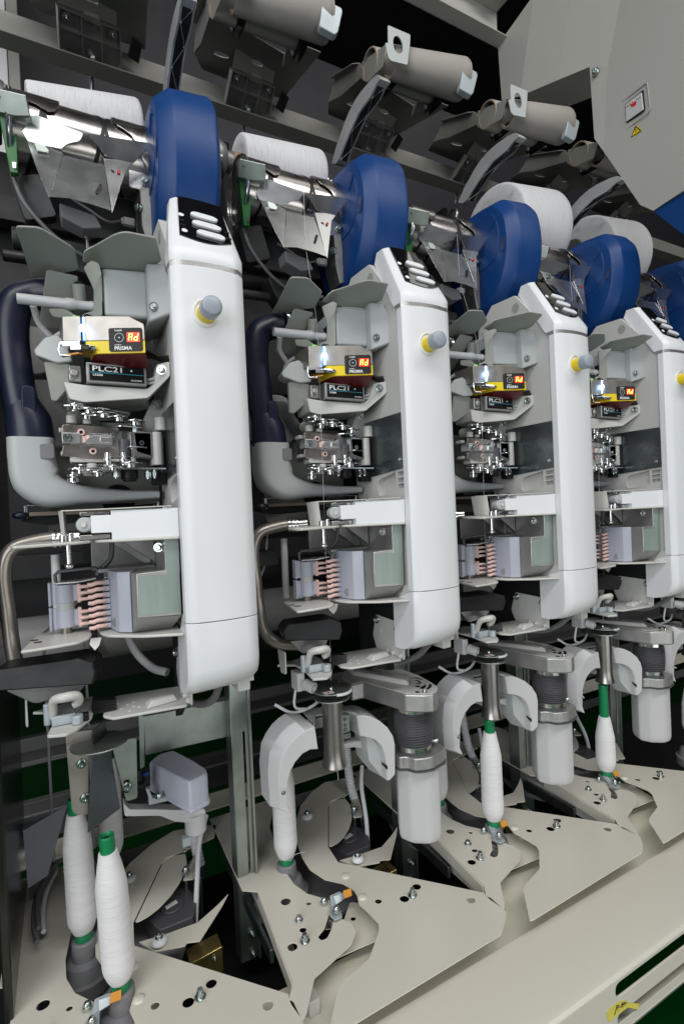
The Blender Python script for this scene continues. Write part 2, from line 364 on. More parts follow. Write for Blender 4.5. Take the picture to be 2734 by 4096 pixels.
# side plate with handle pocket, steel plate
X = .1245
def yz(pts, x=X): return [(x, y, z) for y, z in pts]
outer = [(.622, .2915), (.702, .386), (.760, .388), (.800, .35), (.80, .16), (.77, .05), (.77, -.0), (.735, -.02), (.720, -.14), (.618, -.14), (.6165, .2915)]
pocket = [tuple(V(p).to_tuple()) for p in rnd(yz([(.652, .051), (.703, .042), (.703, .014), (.652, .0225)]), [.002, .012, .012, .002], 5)]
slots = [yz([(.630, z+.0085+.0), (.6475, z+.007), (.6475, z), (.630, z+.0015)]) for z in (.043, .0335, .0245)]
g = G().ext(yz(outer), (.01, 0, 0), [pocket]+slots); sp = wu.part('side_plate', g, 'plate', bevel=.0008)
wu.part('column_core', G().box((.137, .624, -.21), (.2, .79, .285)), 'plate')
wu.part('handle_pocket', G().ext([V(p)+V((.0102, 0, 0)) for p in rnd(yz([(.626, .056), (.706, .044), (.706, .010), (.626, .018)]), .004)], (.004, 0, 0)), 'plate', parent=sp)
for y, z, r in ((.70, .362, .009), (.680, .3, .003), (.735, .30, .004)): wu.part('recess', G().cyl((X-.0006, y, z), (X-.0002, y, z), r, n=24), 'wing', parent=sp)
g = G().ext(rnd(yz([(.748, .138), (.6265, .1375), (.6255, .0555), (.745, .046)], X-.0015), .002), (.001, 0, 0)); st = wu.part('steel_plate', g, 'dsteel')
for y, z in ((.722, .124), (.636, .068)): wu.part('screw', G().screw((X-.0015, y, z), (-1, 0, 0), .0022), 'bolt', parent=st)
wu.part('lower_frame', G().ext(rnd(yz([(.664, -.143), (.80, -.143), (.80, -.30), (.668, -.205)], .134), .003), (.01, 0, 0)), 'dark', bevel=.001)
g = G().ext(yz([(.616, -.115), (.632, -.118), (.640, -.13), (.650, -.140), (.616, -.141)], .1185), (.005, 0, 0)); wu.part('gusset', g, 'plate', parent=fc)
# yarn guide wings
def quad(pts, th=(0, 0, .0022), r=.006): return G().ext(rnd(pts, r), th)
lw = [(-.033, .655, .3185), (-.010, .6475, .3185), (.024, .6715, .3135), (.0285, .708, .3055), (.020, .7145, .3045), (-.023, .755, .305)]
wu.part('guide_wing', quad(lw, r=[.005, .006, .006, .004, .006, .004]), 'wing', bevel=.0007)
rw = [(.0325, .690, .3085), (.0335, .672, .312)]+UL(0, 'D', [(520, 205), (655, 128)], 'Z', .318)+[(.074, .6235, .320), (.107, .6235, .320), (.1185, .660, .312), (.104, .684, .3065), (.055, .694, .3065)]
wu.part('guide_wing', quad(rw, r=[.002, .01, .02, .012, .006, .003, .002, .002, .002]), 'wing', bevel=.0007)
wu.part('guide_wing', quad([(-.006, .7075, .300), (.0285, .7125, .300), (.014, .76, .248), (-.018, .765, .248)], (0, .002, 0), .004), 'wing', bevel=.0006)
wu.part('guide_wing', quad([(.0335, .694, .3035), (.041, .671, .3035), (.0495, .675, .303), (.0525, .688, .297), (.0515, .688, .246), (.046, .692, .244), (.034, .694, .2485), (.029, .7, .245), (.031, .702, .25), (.043, .70, .255), (.044, .70, .282)], (0, .002, 0), .003), 'wing', bevel=.0006)
wu.part('guide_lip', quad([(-.006, .71, .254), (.012, .703, .254), (.026, .704, .246), (.016, .706, .243), (-.002, .715, .247)], (0, .002, 0), .003), 'wing', bevel=.0005)
wu.part('lit_guide', G().box((.0195, .703, .2435), (.0275, .709, .2475)), 'gled', bevel=.001)
g = G().tube([(.0275, .7165, .2915), (.0305, .727, .262)], .0072, 20); rh = wu.part('guide_tube', g, 'wing', bevel=.0006)
wu.part('bore', G().cyl((.0275, .7158, .2919), (.0277, .7164, .2917), .0048), 'black', parent=rh)
g = G().lathe((-.0375, .7145, .2632), (1, -.07, .0), [(0, .0062), (.05, .0062), (.0515, .0072), (.060, .0072), (.062, .0055), (.076, .0055), (.078, .0062), (.083, .0062)], 20)
wr = wu.part('waxing_rod', g, 'arch', ang=50)
g = G().lathe((.045, .708, .262), (1, -.1, 0), [(0, .009), (.006, .010), (.008, .008), (.011, .008)], 20); g.box((.043, .700, .266), (.050, .712, .277)); wu.part('rod_socket', g, 'black', parent=wr, bevel=.001)
g = G().tube([(-.022, .73, .262), (-.016, .745, .245), (.004, .752, .222), (.008, .75, .200)], .004, 10, smooth=5); g.tube([(.012, .74, .240), (-.004, .748, .228), (-.010, .75, .21)], .0032, 10, smooth=5)
wu.part('guide_fork', g, 'arch')
# feeler housing
g = G(); g.obox((.0535, .690, .2465), (.051, -.0105, 0), (.004, .075, 0), (0, 0, .059))
fh = wu.part('sensor_housing', g, 'grey', bevel=.004, seg=3)
prof = [(.1015, .668, .3105), (.121, .660, .3095), (.1258, .651, .289), (.1258, .6515, .2455), (.1015, .668, .2375)]
g = G().loft([[V(p) for p in prof], [V((p[0]+.004, p[1]+.09, p[2])) for p in prof]]); wu.part('housing_side', g, 'grey', parent=fh, bevel=.003, seg=3)
g = G().cyl((.107, .6615, .2555), (.1072, .6625, .2556), .0055); wu.part('screw_recess', g, 'peg', parent=fh); wu.part('screw', G().screw((.1072, .6618, .2556), (-.3, -1, 0), .0026), 'bolt', parent=fh)
g = G().cyl((.0497, .700, .279), (.0492, .700, .279), .004); wu.part('recess', g, 'peg', parent=fh)
# yarn clearer
cx = V((.913, -.409, 0)); cy = V((.409, .913, 0)); cz = V((0, 0, 1)); co = V((.0075, .6945, .196))
def C(u, v, w=0): return co+cx*u+cz*w+cy*v
W1, Hc, D1 = .0953, .0445, .05
yd = V((-.06, 1, 0))
def crect(g, u0, u1, z0, z1, off, t=.0006, m=0, r=0):
    P = [C(u0, -off, z0), C(u1, -off, z0), C(u1, -off, z1), C(u0, -off, z1)]; P = rnd(P, r) if r else P; return g.ext(P, cy*t, m=m)
g = G().ext([C(.0, 0, .0155), C(.0215, 0, .0155), C(.0215, 0, .0455), C(.0005, 0, .0455)], yd*D1)
g.ext([C(.0265, 0, .0155), C(W1, 0, .0155), C(W1, 0, .031), C(W1-.001, 0, .035), C(W1-.018, 0, .0445), C(.0265, 0, .0455)], yd*D1)
yc = wu.part('yarn_clearer', g, 'mild', bevel=.0008)
wu.part('lower_body', G().ext([C(.0385, 0, .0), C(W1, 0, .0), C(W1, 0, .0153), C(.0265, 0, .0153), C(.0265, 0, .0105), C(.0365, 0, .0085)], yd*D1), 'yellow', parent=yc, bevel=.0006)
wu.part('under_body', G().ext([C(.034, .0006, -.0004), C(W1+.0003, .0006, -.0004), C(W1-.003, .024, -.010), C(.042, .024, -.010)], yd*.05), 'red', parent=yc, bevel=.001)
g = G().ext([C(.0215, .004, .017), C(.0265, .004, .017), C(.0265, .004, .045), C(.0215, .004, .045)], cy*.03); wu.part('measuring_slot', g, 'glow', parent=yc)
g = G(); g.ball(C(.024, -.0003, .0310), .0040, 14, sq=(.8, .5, 1.15)); g.ext([C(.0236, .0024, .018), C(.0244, .0024, .018), C(.0244, .0024, .045), C(.0236, .0024, .045)], cy*.0005); wu.part('led', g, 'led', parent=yc)
g = G(); crect(g, .0535, .0925, .002, .030, .0009, .0008, r=.003); bd = wu.part('label_plate', g, 'badge', parent=yc)
g = G(); crect(g, .0745, .0895, .0130, .0245, .0013, .0003, r=.0006); wu.part('display', g, 'disp', parent=yc)
# seven segment "Ad"
g = G()
def seg(u, z, w, h, sk=.08):
    P = [C(u+(z-.0188)*sk*2, -.0017, z), C(u+w+(z-.0188)*sk*2, -.0017, z), C(u+w+(z+h-.0188)*sk*2, -.0017, z+h), C(u+(z+h-.0188)*sk*2, -.0017, z+h)]; g.ext(P, cy*.0003)
s1, s2 = .0766, .0832
for u in (s1, s1+.0036): seg(u, .0148, .0009, .0036); seg(u, .0192, .0009, .0036)
seg(s1+.0006, .0222, .0034, .0009); seg(s1+.0006, .0184, .0034, .0009)
seg(s2, .0148, .0009, .0036); seg(s2+.0036, .0148, .0009, .0036); seg(s2+.0036, .0192, .0009, .0036); seg(s2+.0006, .0184, .0034, .0009); seg(s2+.0006, .0143, .0034, .0009)
wu.part('segments', g, 'seg', parent=yc)
g = G(); g.text('Loepfe', C(.0605, -.0010, .0262), cx, cz, .0023); g.text('PRISMA', C(.0595, -.0010, .0036), cx, cz, .0046, font_w=.98); g.text('YarnMaster', C(.0595, -.0010, .0093), cx, cz, .0013)
ring = [[C(.0655, -.0011, .0185)+(cx*math.cos(2*math.pi*i/32)+cz*math.sin(2*math.pi*i/32))*r for i in range(32)] for r in (.0049, .0053)]
g.loft(ring, False); g.ext([C(.0655, -.0011, .0185)+(cx*math.cos(2*math.pi*i/12)+cz*math.sin(2*math.pi*i/12))*.0008 for i in range(12)], cy*-.0002)
wu.part('lettering', g, 'labelw', parent=yc)
g = G(); crect(g, -.002, .020, .0095, .015, .002, .02); g.tube([C(-.002, -.004, .013), C(-.002, -.008, .002), C(.0, -.008, -.003), C(.012, -.008, -.004)], .0011, 8); g.obox(C(.010, -.004, .0045), cx*.012, cy*.006, cz*.005)
g.ext([C(.021, -.003, .009), C(.034, -.008, .006), C(.0395, -.006, .005), C(.0395, 0, .0035), C(.021, .0, .006)], cz*.0022); wu.part('yarn_guard', g, 'steel', parent=yc, bevel=.0004)
wu.part('ceramic_guide', G().ext([C(-.001, -.006, -.0035), C(.02, -.006, -.001), C(.022, -.0, -.0005), C(-.001, .002, -.003)], cz*.0016), 'orange', parent=yc)
# sensor box with printed label
g = G().box((.031, .6905, .1645), (.0992, .735, .1885)); sb = wu.part('tension_sensor', g, 'cast', bevel=.001)
wu.part('label_plate', G().box((.0345, .6898, .1672), (.0962, .6906, .1858)), 'lblack', parent=sb)
wu.part('cyan_stripe', G().box((.0350, .6895, .1765), (.0957, .6899, .1771)), 'cyan', parent=sb)
g = G(); g.text('PLC21', (.0370, .6894, .1784), (1, 0, 0), (0, 0, 1), .0064, font_w=1.5); g.text('LS200', (.0378, .6894, .1727), (1, 0, 0), (0, 0, 1), .0025, font_w=1.3); g.text('muratec', (.0805, .6894, .1688), (1, 0, 0), (0, 0, 1), .0026, font_w=1.1); g.disc((.0815, .6894, .1815), (0, -1, 0), .0012, .0004, 12)
wu.part('lettering', g, 'labelw', parent=sb)
g = G(); g.ext(rnd([(.006, .703, .166), (.028, .700, .163), (.1, .699, .163), (.108, .692, .168), (.110, .68, .190), (.1235, .6645, .191), (.1240, .665, .1735), (.100, .69, .149), (.028, .707, .143), (.012, .707, .146)], .003), (0, .045, 0))
br = wu.part('sensor_bracket', g, 'plate', bevel=.0015, seg=2); wu.part('bolt', G().screw((.1150, .6725, .1815), (-.45, -.9, 0), .0042), 'bolt', parent=br)
g = G().tube([(.0985, .70, .174), (.108, .692, .175), (.114, .687, .182), (.120, .685, .196), (.124, .69, .2)], .0018, 8, smooth=5); g.tube([(.0985, .70, .170), (.109, .694, .171), (.117, .687, .180), (.123, .687, .195)], .0018, 8, smooth=5); wu.part('cable', g, 'grey', parent=sb)
g = G().tube([(.09, .70, .205), (.105, .69, .207), (.116, .682, .200), (.126, .675, .199)], .0028, 8, smooth=6); g.tube([(.09, .70, .201), (.107, .69, .202), (.118, .682, .196), (.126, .672, .1945)], .0026, 8, smooth=6); wu.part('cable', g, 'black', parent=yc)
# yarn catcher on the left
g = G().ext(rnd([(-.012, .72, .222), (.002, .715, .226), (.012, .71, .214), (.017, .705, .192), (.000, .712, .190), (-.022, .722, .200), (-.024, .726, .207)], .003), (.006, .03, 0)); yk = wu.part('yarn_catcher', g, 'grey', bevel=.003, seg=3)
wu.part('catcher_arm', G().ext(rnd([(-.014, .724, .194), (.015, .712, .190), (.026, .712, .168), (.020, .712, .160), (.010, .716, .16), (-.002, .735, .148), (-.008, .74, .15)], .003), (.003, .012, 0)), 'wing', parent=yk, bevel=.001)
g = G().box((.012, .700, .166), (.026, .712, .186)); g.cyl((.018, .70, .176), (.018, .695, .176), .005); wu.part('catcher_joint', g, 'cast', parent=yk, bevel=.002)
wu.part('swing_lever', G().tube([(.032, .715, .160), (.026, .722, .145), (.018, .73, .128)], [.006, .0065], 14).cyl((.018, .723, .128), (.018, .74, .128), .0095), 'wing', parent=yk)
# motor behind, cover disc, cast blades
g = G().cyl((-.03, .86, .245), (-.03, .90, .245), .036, n=40); mo = wu.part('stepping_motor', g, 'castd', bevel=.003); wu.part('name_plate', G().box((-.048, .858, .235), (-.034, .8595, .262)), 'labelw', parent=mo)
g = G().ext(rnd([(-.05, .83, .195), (.03, .83, .20), (.045, .82, .13), (.0, .81, .095), (-.045, .82, .12)], .02), (0, .02, 0)); wu.part('rear_cover', g, 'arch', bevel=.003)
wu.part('polished_plate', G().ext(rnd([(-.005, .82, .185), (.02, .82, .185), (.06, .81, .12), (.03, .81, .118)], .005), (0, .004, 0)), 'sheet')

# splicer
def sx(p): return .008+(p-387)*.000192
def sz(p): return .097-(p-1300)*.000218
g = G(); g.box((sx(395), .712, sz(1400)), (sx(930), .76, sz(1235))); sl = wu.part('splicer', g, 'castd', bevel=.003)
g = G(); g.box((sx(355), .7060, sz(1322)), (sx(455), .728, sz(1262))); g.ext(rnd([(sx(470), .703, sz(1322)), (sx(645), .703, sz(1326)), (sx(645), .703, sz(1272)), (sx(600), .703, sz(1270)), (sx(510), .703, sz(1280))], .002), (0, .02, 0)); g.box((sx(455), .709, sz(1318)), (sx(475), .72, sz(1275)))
g.box((sx(570), .701, sz(1316)), (sx(638), .704, sz(1284))); wu.part('air_block', g, 'steelb', parent=sl, bevel=.0012)
g = G(); g.text('G2Z', (sx(575), .7006, sz(1311)), (1, 0, 0), (0, 0, 1), .0042, font_w=1.1); wu.part('lettering', g, 'castd', parent=sl)
g = G().box((sx(488), .7035, sz(1325)), (sx(512), .7075, sz(1275))); g.box((sx(470), .7035, sz(1320)), (sx(486), .7075, sz(1282))); wu.part('ceramic_insert', g, 'pink', parent=sl)
g = G().ext(rnd([(sx(360), .711, sz(1262)), (sx(470), .711, sz(1262)), (sx(560), .711, sz(1262)), (sx(690), .711, sz(1262)), (sx(690), .711, sz(1225)), (sx(455), .711, sz(1212)), (sx(360), .711, sz(1215))], .002), (0, .003, 0)); g.ext(rnd([(sx(350), .711, sz(1385)), (sx(360), .711, sz(1325)), (sx(475), .711, sz(1332)), (sx(675), .711, sz(1340)), (sx(675), .711, sz(1382)), (sx(610), .711, sz(1384)), (sx(605), .711, sz(1412)), (sx(480), .711, sz(1410))], .002), (0, .003, 0)); wu.part('nickel_plate', g, 'nickel', parent=sl, bevel=.0005)
g = G(); g.cyl((sx(465), .711, sz(1256)), (sx(465), .708, sz(1256)), .0042); g.cyl((sx(528), .711, sz(1362)), (sx(528), .708, sz(1362)), .0042); nz = wu.part('nozzle', g, 'pink', parent=sl, bevel=.0005)
g = G(); g.cyl((sx(465), .7081, sz(1256)), (sx(465), .7075, sz(1256)), .002); g.cyl((sx(528), .7081, sz(1362)), (sx(528), .7075, sz(1362)), .002); wu.part('nozzle_bore', g, 'black', parent=sl)
for a, b, d, r in ((387, 1291, .7055, .0035), (650, 1268, .707, .003), (828, 1308, .7155, .0035)): wu.part('screw', G().screw((sx(a), d, sz(b)), (0, -1, 0), r), 'bolt', parent=sl)
for a, b in ((790, 1225), (770, 1400), (905, 1490), (660, 1490), (860, 1495)): g = G(); g.cyl((sx(a), .715, sz(b)+.003), (sx(a), .715, sz(b)-.004), .004, n=6); g.cyl((sx(a), .715, sz(b)+.005), (sx(a), .715, sz(b)-.006), .0022, n=10); wu.part('nut', g, 'bolt', parent=sl)
g = G()
for i in range(9): z = sz(1238)-i*.0013; g.lathe((sx(722), .717, z), (0, 0, -1), [(0, .0062), (.0004, .0068), (.0008, .0062)], 16)
wu.part('coil_spring', g, 'castd', parent=sl)
wu.part('spring_barrel', G().cyl((sx(722), .717, sz(1290)), (sx(722), .717, sz(1395)), .009, n=24), 'rubber', parent=sl)
g = G(); g.ext(rnd([(sx(762), .716, sz(1345)), (sx(850), .716, sz(1366)), (sx(850), .716, sz(1258)), (sx(790), .716, sz(1262)), (sx(790), .716, sz(1330)), (sx(762), .716, sz(1330))], .001), (0, .0015, 0)); g.box((sx(755), .708, sz(1350)), (sx(766), .730, sz(1252))); wu.part('clamp_plate', g, 'sheet', parent=sl, bevel=.0003)
blades = []
def blade(g, pts, y, z, t=.0014):
    g = G(); blades.append(g)  # a flat lever blade seen edge-on from the front
    g.ext(rnd([(x, yy, z) for x, yy in pts], .004), (0, 0, t))
g = G()
blade(g, [(sx(360), .70), (sx(420), .695), (sx(500), .705), (sx(600), .71), (sx(780), .73), (sx(780), .75), (sx(500), .74), (sx(370), .72)], 0, sz(1122))
blade(g, [(sx(380), .71), (sx(430), .70), (sx(520), .72), (sx(500), .74)], 0, sz(1145)); blade(g, [(sx(500), .705), (sx(570), .70), (sx(680), .73), (sx(560), .74)], 0, sz(1165)); blade(g, [(sx(560), .69), (sx(640), .70), (sx(720), .73), (sx(600), .74)], 0, sz(1132))
blade(g, [(sx(725), .695), (sx(745), .688), (sx(850), .70), (sx(885), .73), (sx(740), .74)], 0, sz(1345)); blade(g, [(sx(680), .70), (sx(700), .69), (sx(800), .705), (sx(840), .73), (sx(700), .74)], 0, sz(1400))
blade(g, [(sx(640), .71), (sx(700), .70), (sx(830), .71), (sx(845), .73), (sx(700), .74)], 0, sz(1222))
for x0, x1, y0, zz in ((380, 520, .70, 1472), (390, 600, .715, 1460), (460, 620, .695, 1478), (420, 640, .72, 1440), (395, 560, .72, 1415)):
    blade(g, [(sx(x0), y0), (sx(x0)+.006, y0-.006), (sx(x1), y0-.004), (sx(x1)+.004, y0+.006), (sx(x0), y0+.012)], 0, sz(zz))
blade(g, [(sx(640), .70), (sx(980), .705), (sx(985), .75), (sx(660), .75)], 0, sz(1468), .002)
for g in blades: wu.part('lever_blade', g, 'steel', parent=sl, bevel=.0002)
g = G()
for a, z0, z1, r in ((415, 1205, 1160, .006), (505, 1205, 1180, .005), (625, 1475, 1430, .0065), (520, 1460, 1430, .006), (497, 1500, 1470, .006), (930, 1440, 1240, .007), (960, 1230, 1150, .008)): g.cyl((sx(a), .716, sz(z0)), (sx(a), .716, sz(z1)), r)
g.box((sx(890), .715, sz(1440)), (sx(970), .765, sz(1255))); g.ext(rnd([(sx(395), .712, sz(1425)), (sx(780), .712, sz(1422)), (sx(780), .712, sz(1405)), (sx(395), .712, sz(1395))], .002), (0, .02, 0)); g.box((sx(340), .722, sz(1250)), (sx(380), .738, sz(1225))); g.box((sx(345), .722, sz(1380)), (sx(380), .738, sz(1358)))
g.ext(rnd([(.112, .735, .158), (.130, .735, .160), (.130, .735, .118), (.104, .735, .110), (.100, .735, .13)], .003), (0, .025, 0))
wu.part('splicer_frame', g, 'plate', parent=sl, bevel=.0015); wu.part('bolt', G().screw((.117, .735, .150), (-.2, -1, 0), .0045), 'bolt', parent=sl)
g = G()
for a, z in ((410, 1495), (410, 1515), (410, 1525)): g.cyl((sx(a), .71, sz(z)), (sx(a), .71, sz(z)-.002), .0068)
g.cyl((sx(410), .71, sz(1480)), (sx(410), .71, sz(1540)), .0028); wu.part('guide_roller', g, 'steel', parent=sl)
g = G().cyl((sx(750), .725, sz(1465)), (sx(750), .725, sz(1520)), .0105); g.cyl((sx(750), .725, sz(1515)), (sx(750), .725, sz(1532)), .0085); g.box((sx(895), .72, sz(1555)), (sx(985), .735, sz(1480))); wu.part('damper', g, 'black', parent=sl, bevel=.001)
g = G().lathe((.073, .752, .149), (0, 0, 1), [(0, .037), (.003, .0385), (.010, .036), (.013, .03), (.0135, .001)], 40); wu.part('splicer_cap', g, 'grey', parent=sl, ang=50)
for x_, y_, z_, r_ in ((.018, .700, .1385, .009), (.033, .704, .1345, .012), (.050, .706, .1305, .015), (.066, .704, .1265, .011), (.030, .708, .1285, .010), (.086, .712, .1235, .013), (.020, .700, .0610, .009), (.040, .702, .0575, .012), (.057, .704, .0640, .010), (.078, .708, .0690, .014)):
    g = G().lathe((x_, y_, z_), (0, 0, -1), [(0, r_*.96), (.0003, r_), (.0013, r_), (.0016, r_*.96)], 30); g.cyl((x_, y_, z_-.0016), (x_, y_, z_-.006), r_*.45); g.cyl((x_, y_, z_), (x_, y_, z_+.002), r_*.3); wu.part('guide_disc', g, 'steel', parent=sl)
for x_ in (.052, .070): wu.part('linkage', G().cyl((x_, .709, .082), (x_, .709, .066), .0035).cyl((x_, .709, .074), (x_, .709, .071), .0055), 'steel', parent=sl)
wu.part('tie_plate', G().ext(rnd([(.084, .712, .112), (.104, .712, .108), (.104, .712, .078), (.086, .712, .084)], .002), (0, .0015, 0)), 'steelb', parent=sl, bevel=.0003)
# yarn trap under the splicer
g = G(); g.box((-.040, .764, .0195), (.116, .79, .0205)); g.box((-.044, .768, .004), (-.040, .785, .0205)); g.box((.116, .762, .006), (.1185, .785, .0205)); yt = wu.part('cleaner_rail', g, 'sheet', bevel=.0004)
wu.part('felt_bar', G().box((-.0385, .764, .0065), (.1105, .772, .0115)), 'felt', parent=yt, bevel=.001)
wu.part('rail_body', G().ext([(-.048, .774, .005), (.112, .772, .018), (.112, .772, .0), (-.02, .774, -.006), (-.048, .774, .0)], (0, .03, 0)), 'black', parent=yt)
g = G().ball((-.048, .768, .008), .0068, sq=(1.4, 1, .7)); g.ball((.122, .765, .008), .0075, sq=(1, 1, 1.1)); wu.part('end_knob', g, 'navy', parent=yt)
wu.part('bolt', G().screw((.1235, .735, .0085), (-1, -.2, 0), .0042), 'bolt', parent=yt)
# shelf one: two plates with the yarn gap, and the boxed cover above
s1l = [(-.047, .623), (-.0505, .637), (-.047, .67), (-.035, .692), (-.01, .705), (.022, .705), (.0215, .668), (.027, .654), (.014, .641)]
s1r = [(.029, .6575), (.045, .642), (.075, .632), (.118, .6195), (.118, .72), (.035, .72), (.034, .675)]
def shelf(pts, z, t=.0034, r=.004): return G().ext(rnd([(x, y, z-t) for x, y in pts], r), (0, 0, t))
s1 = wu.part('yarn_shelf', shelf(s1l, -.0245), 'shelf', bevel=.0012, seg=3); wu.part('yarn_shelf', shelf(s1r, -.0245), 'shelf', bevel=.0012, seg=3)
g = G(); g.ext(rnd([(.047, .6425, -.0245), (.1175, .6215, -.0245), (.1175, .6215, .0085), (.047, .6425, .0085)], .0005), (.004, .05, 0)); g.ext(rnd([(.0265, .6495, -.0165), (.0475, .6425, -.0165), (.0475, .6425, .0035), (.0265, .6495, .0035)], .0005), (.004, .04, 0))
tc_ = wu.part('shelf_cover', g, 'white', bevel=.0006)
g = G().ext([(-.003, .668, .0098), (.045, .6405, .0098), (.110, .6215, .0105), (.112, .67, .0105), (.0, .695, .0098)], (0, 0, .0011)); g.ext(rnd([(-.003, .668, -.0242), (.0005, .66, -.0242), (-.001, .664, .0100), (-.0055, .672, .0100)], .0006), (.003, .03, 0)); wu.part('cover_lip', g, 'shelf', parent=tc_, bevel=.0004)
g = G().lathe((.0195, .653, -.0065), (-.25, -1, 0), [(-.02, .0085), (0, .0085), (.001, .0078), (.0015, .004)], 24); g.box((.0215, .652, -.014), (.030, .668, .0015)); ro = wu.part('feeler_roller', g, 'grey', bevel=.0006)
wu.part('pin', G().cyl((.0198, .6525, -.0065), (.019, .6492, -.0065), .0026), 'shelf', parent=ro)
g = G(); g.box((.014, .653, -.0235), (.046, .675, -.0185)); g.box((.016, .655, .0035), (.046, .675, .0075)); g.cyl((-.0015, .655, -.0245), (-.0015, .655, -.017), .004); g.cyl((.006, .652, -.0245), (.006, .652, -.015), .003); g.cyl((.003, .66, -.05), (.003, .66, -.0245), .003); g.ball((.003, .66, -.052), .0052, sq=(1, 1, .6)); wu.part('guide_pin', g, 'steel', bevel=.0004)
# shelf two
s2l = [(-.034, .735), (-.0405, .69), (-.047, .649), (-.016, .6505), (.008, .655), (.019, .668), (.0235, .690), (.0235, .735)]
s2r = [(.033, .686), (.040, .668), (.055, .655), (.075, .6385), (.118, .6185), (.1195, .74), (.03, .74)]
s2 = wu.part('yarn_shelf', shelf(s2l, -.1375), 'shelf', bevel=.0012, seg=3); wu.part('yarn_shelf', shelf(s2r, -.1375), 'shelf', bevel=.0012, seg=3)
g = G()
for x, y in ((-.032, .682), (-.036, .696)): g.ext([(x-.004, y-.002, -.13735), (x+.004, y-.004, -.13735), (x+.004, y+.002, -.13735), (x-.004, y+.004, -.13735)], (0, 0, .0002))
wu.part('cut_out', g, 'dark', parent=s2)
# tensioner: cast housing, lilac block, pink combs
g = G(); g.loft([[V(p) for p in [(.0665, .6585, -.0665), (.0705, .6365, -.0655), (.118, .6325, -.0635), (.118, .72, -.0635), (.066, .72, -.0665)]], [V(p) for p in [(.0665, .6585, -.1365), (.0695, .6365, -.1165), (.118, .6325, -.1185), (.118, .72, -.1185), (.066, .72, -.1365)]]])
g.ext(rnd([(.102, .6345, -.067), (.1185, .6325, -.067), (.1185, .6315, -.0262), (.102, .6345, -.0262)], .001), (0, .09, 0)); ch = wu.part('tensioner_housing', g, 'cast', bevel=.0012, seg=2)
g = G().ext(rnd([(.0715, .6358, -.0690), (.1175, .6318, -.0690), (.1175, .6318, -.1150), (.0710, .6358, -.1130)], .001), (0, .0006, 0)); g.ext([(.1032, .6338, -.0690), (.1178, .6318, -.0690), (.1178, .6310, -.0280), (.1032, .6338, -.0280)], (0, .0006, 0)); wu.part('machined_face', g, 'greenfilm', parent=ch)
g = G().ext([(.0665, .6590, -.1365), (.0695, .6370, -.1170), (.118, .6330, -.119), (.110, .655, -.1365)], (0, .01, .0001)); wu.part('sloping_foot', g, 'cast', parent=ch)
g = G(); g.box((.034, .70, -.0675), (.1, .76, -.062)); g.ext([(.060, .70, -.028), (.101, .70, -.028), (.101, .70, -.060)], (0, .006, 0)); g.ext([(.048, .735, -.028), (.099, .725, -.028), (.099, .725, -.062), (.09, .725, -.062)], (0, .006, 0)); g.box((.03, .77, -.07), (.118, .775, -.026)); wu.part('cast_rib', g, 'castd', parent=ch, bevel=.001)
wu.part('bolt', G().screw((.0985, .654, -.038), (-.4, -1, 0), .0038), 'bolt', parent=ch)
g = G().ext(rnd([(.041, .718, -.1365), (.0525, .668, -.1365), (.0655, .6582, -.1365), (.072, .67, -.1365), (.085, .72, -.1365)], .0012), (0, 0, .0715)); lb = wu.part('tensioner_block', g, 'lilac', bevel=.0007)
wu.part('screw_recess', G().cyl((.0490, .681, -.1265), (.0496, .6815, -.1265), .0055), 'peg', parent=lb)
g = G().cyl((.0437, .704, -.0735), (.0443, .7042, -.0735), .0045); wu.part('screw_recess', g, 'peg', parent=lb); wu.part('screw', G().screw((.0440, .704, -.0735), (-.95, -.25, 0), .002), 'bolt', parent=lb)
g = G()
for i in range(8):
    z = -.0785-i*.0075; g.tube([(.0215, .6935, z-.0006), (.026, .6925, z-.001), (.031, .692, z+.0006), (.0385, .694, z+.0002), (.044, .70, z)], [.0022, .0026, .0026, .0024, .0022], 10)
wu.part('ceramic_teeth', g, 'pink', parent=lb)
g = G()
for i in range(8): z = -.0785-i*.0075; g.box((.0385, .6945, z-.0028), (.046, .71, z+.0028))
wu.part('tooth_holder', g, 'lilac', parent=lb, bevel=.0005)
g = G()
for i in range(7):
    if i == 3: continue
    z = -.0823-i*.0075; g.tube([(.012, .706, z), (.02, .7045, z+.0004), (.0265, .703, z)], [.0024, .0022, .0016], 8)
g.box((.0105, .7065, -.101), (.0145, .716, -.0785)); g.box((.0105, .7065, -.131), (.0145, .716, -.107)); cb = wu.part('ceramic_comb', g, 'pink', bevel=.0006)
g = G()
for z0, z1 in ((-.1, -.078), (-.130, -.108)):
    g.cyl((-.0025, .714, z0), (-.0025, .714, z1), .0105, n=28); g.box((-.0035, .708, z0+.001), (.011, .72, z1-.001)); g.ext([(-.0195, .715, z1+.003), (-.012, .713, z1+.001), (-.007, .712, z1), (-.007, .712, z0), (-.012, .713, z0-.002), (-.0195, .715, z0-.003)], (0, .004, 0)); g.box((-.0205, .712, z0-.003), (-.0175, .724, z1+.003))
wu.part('comb_holder', g, 'lilac', parent=cb, bevel=.0008)
g = G().cyl((-.0025, .714, -.108), (-.0025, .714, -.100), .0098, n=28); wu.part('sleeve', g, 'grey', parent=cb)
wu.part('comb_post', G().cyl((-.0025, .714, -.1375), (-.0025, .714, -.130), .0058), 'pipe', parent=cb)
wu.part('comb_cap', G().ext(rnd([(-.012, .707, -.0765), (.010, .702, -.0765), (.032, .70, -.074), (.03, .71, -.074), (.0, .722, -.0765), (-.012, .72, -.0765)], .002), (0, 0, .0016)), 'cast', parent=cb)
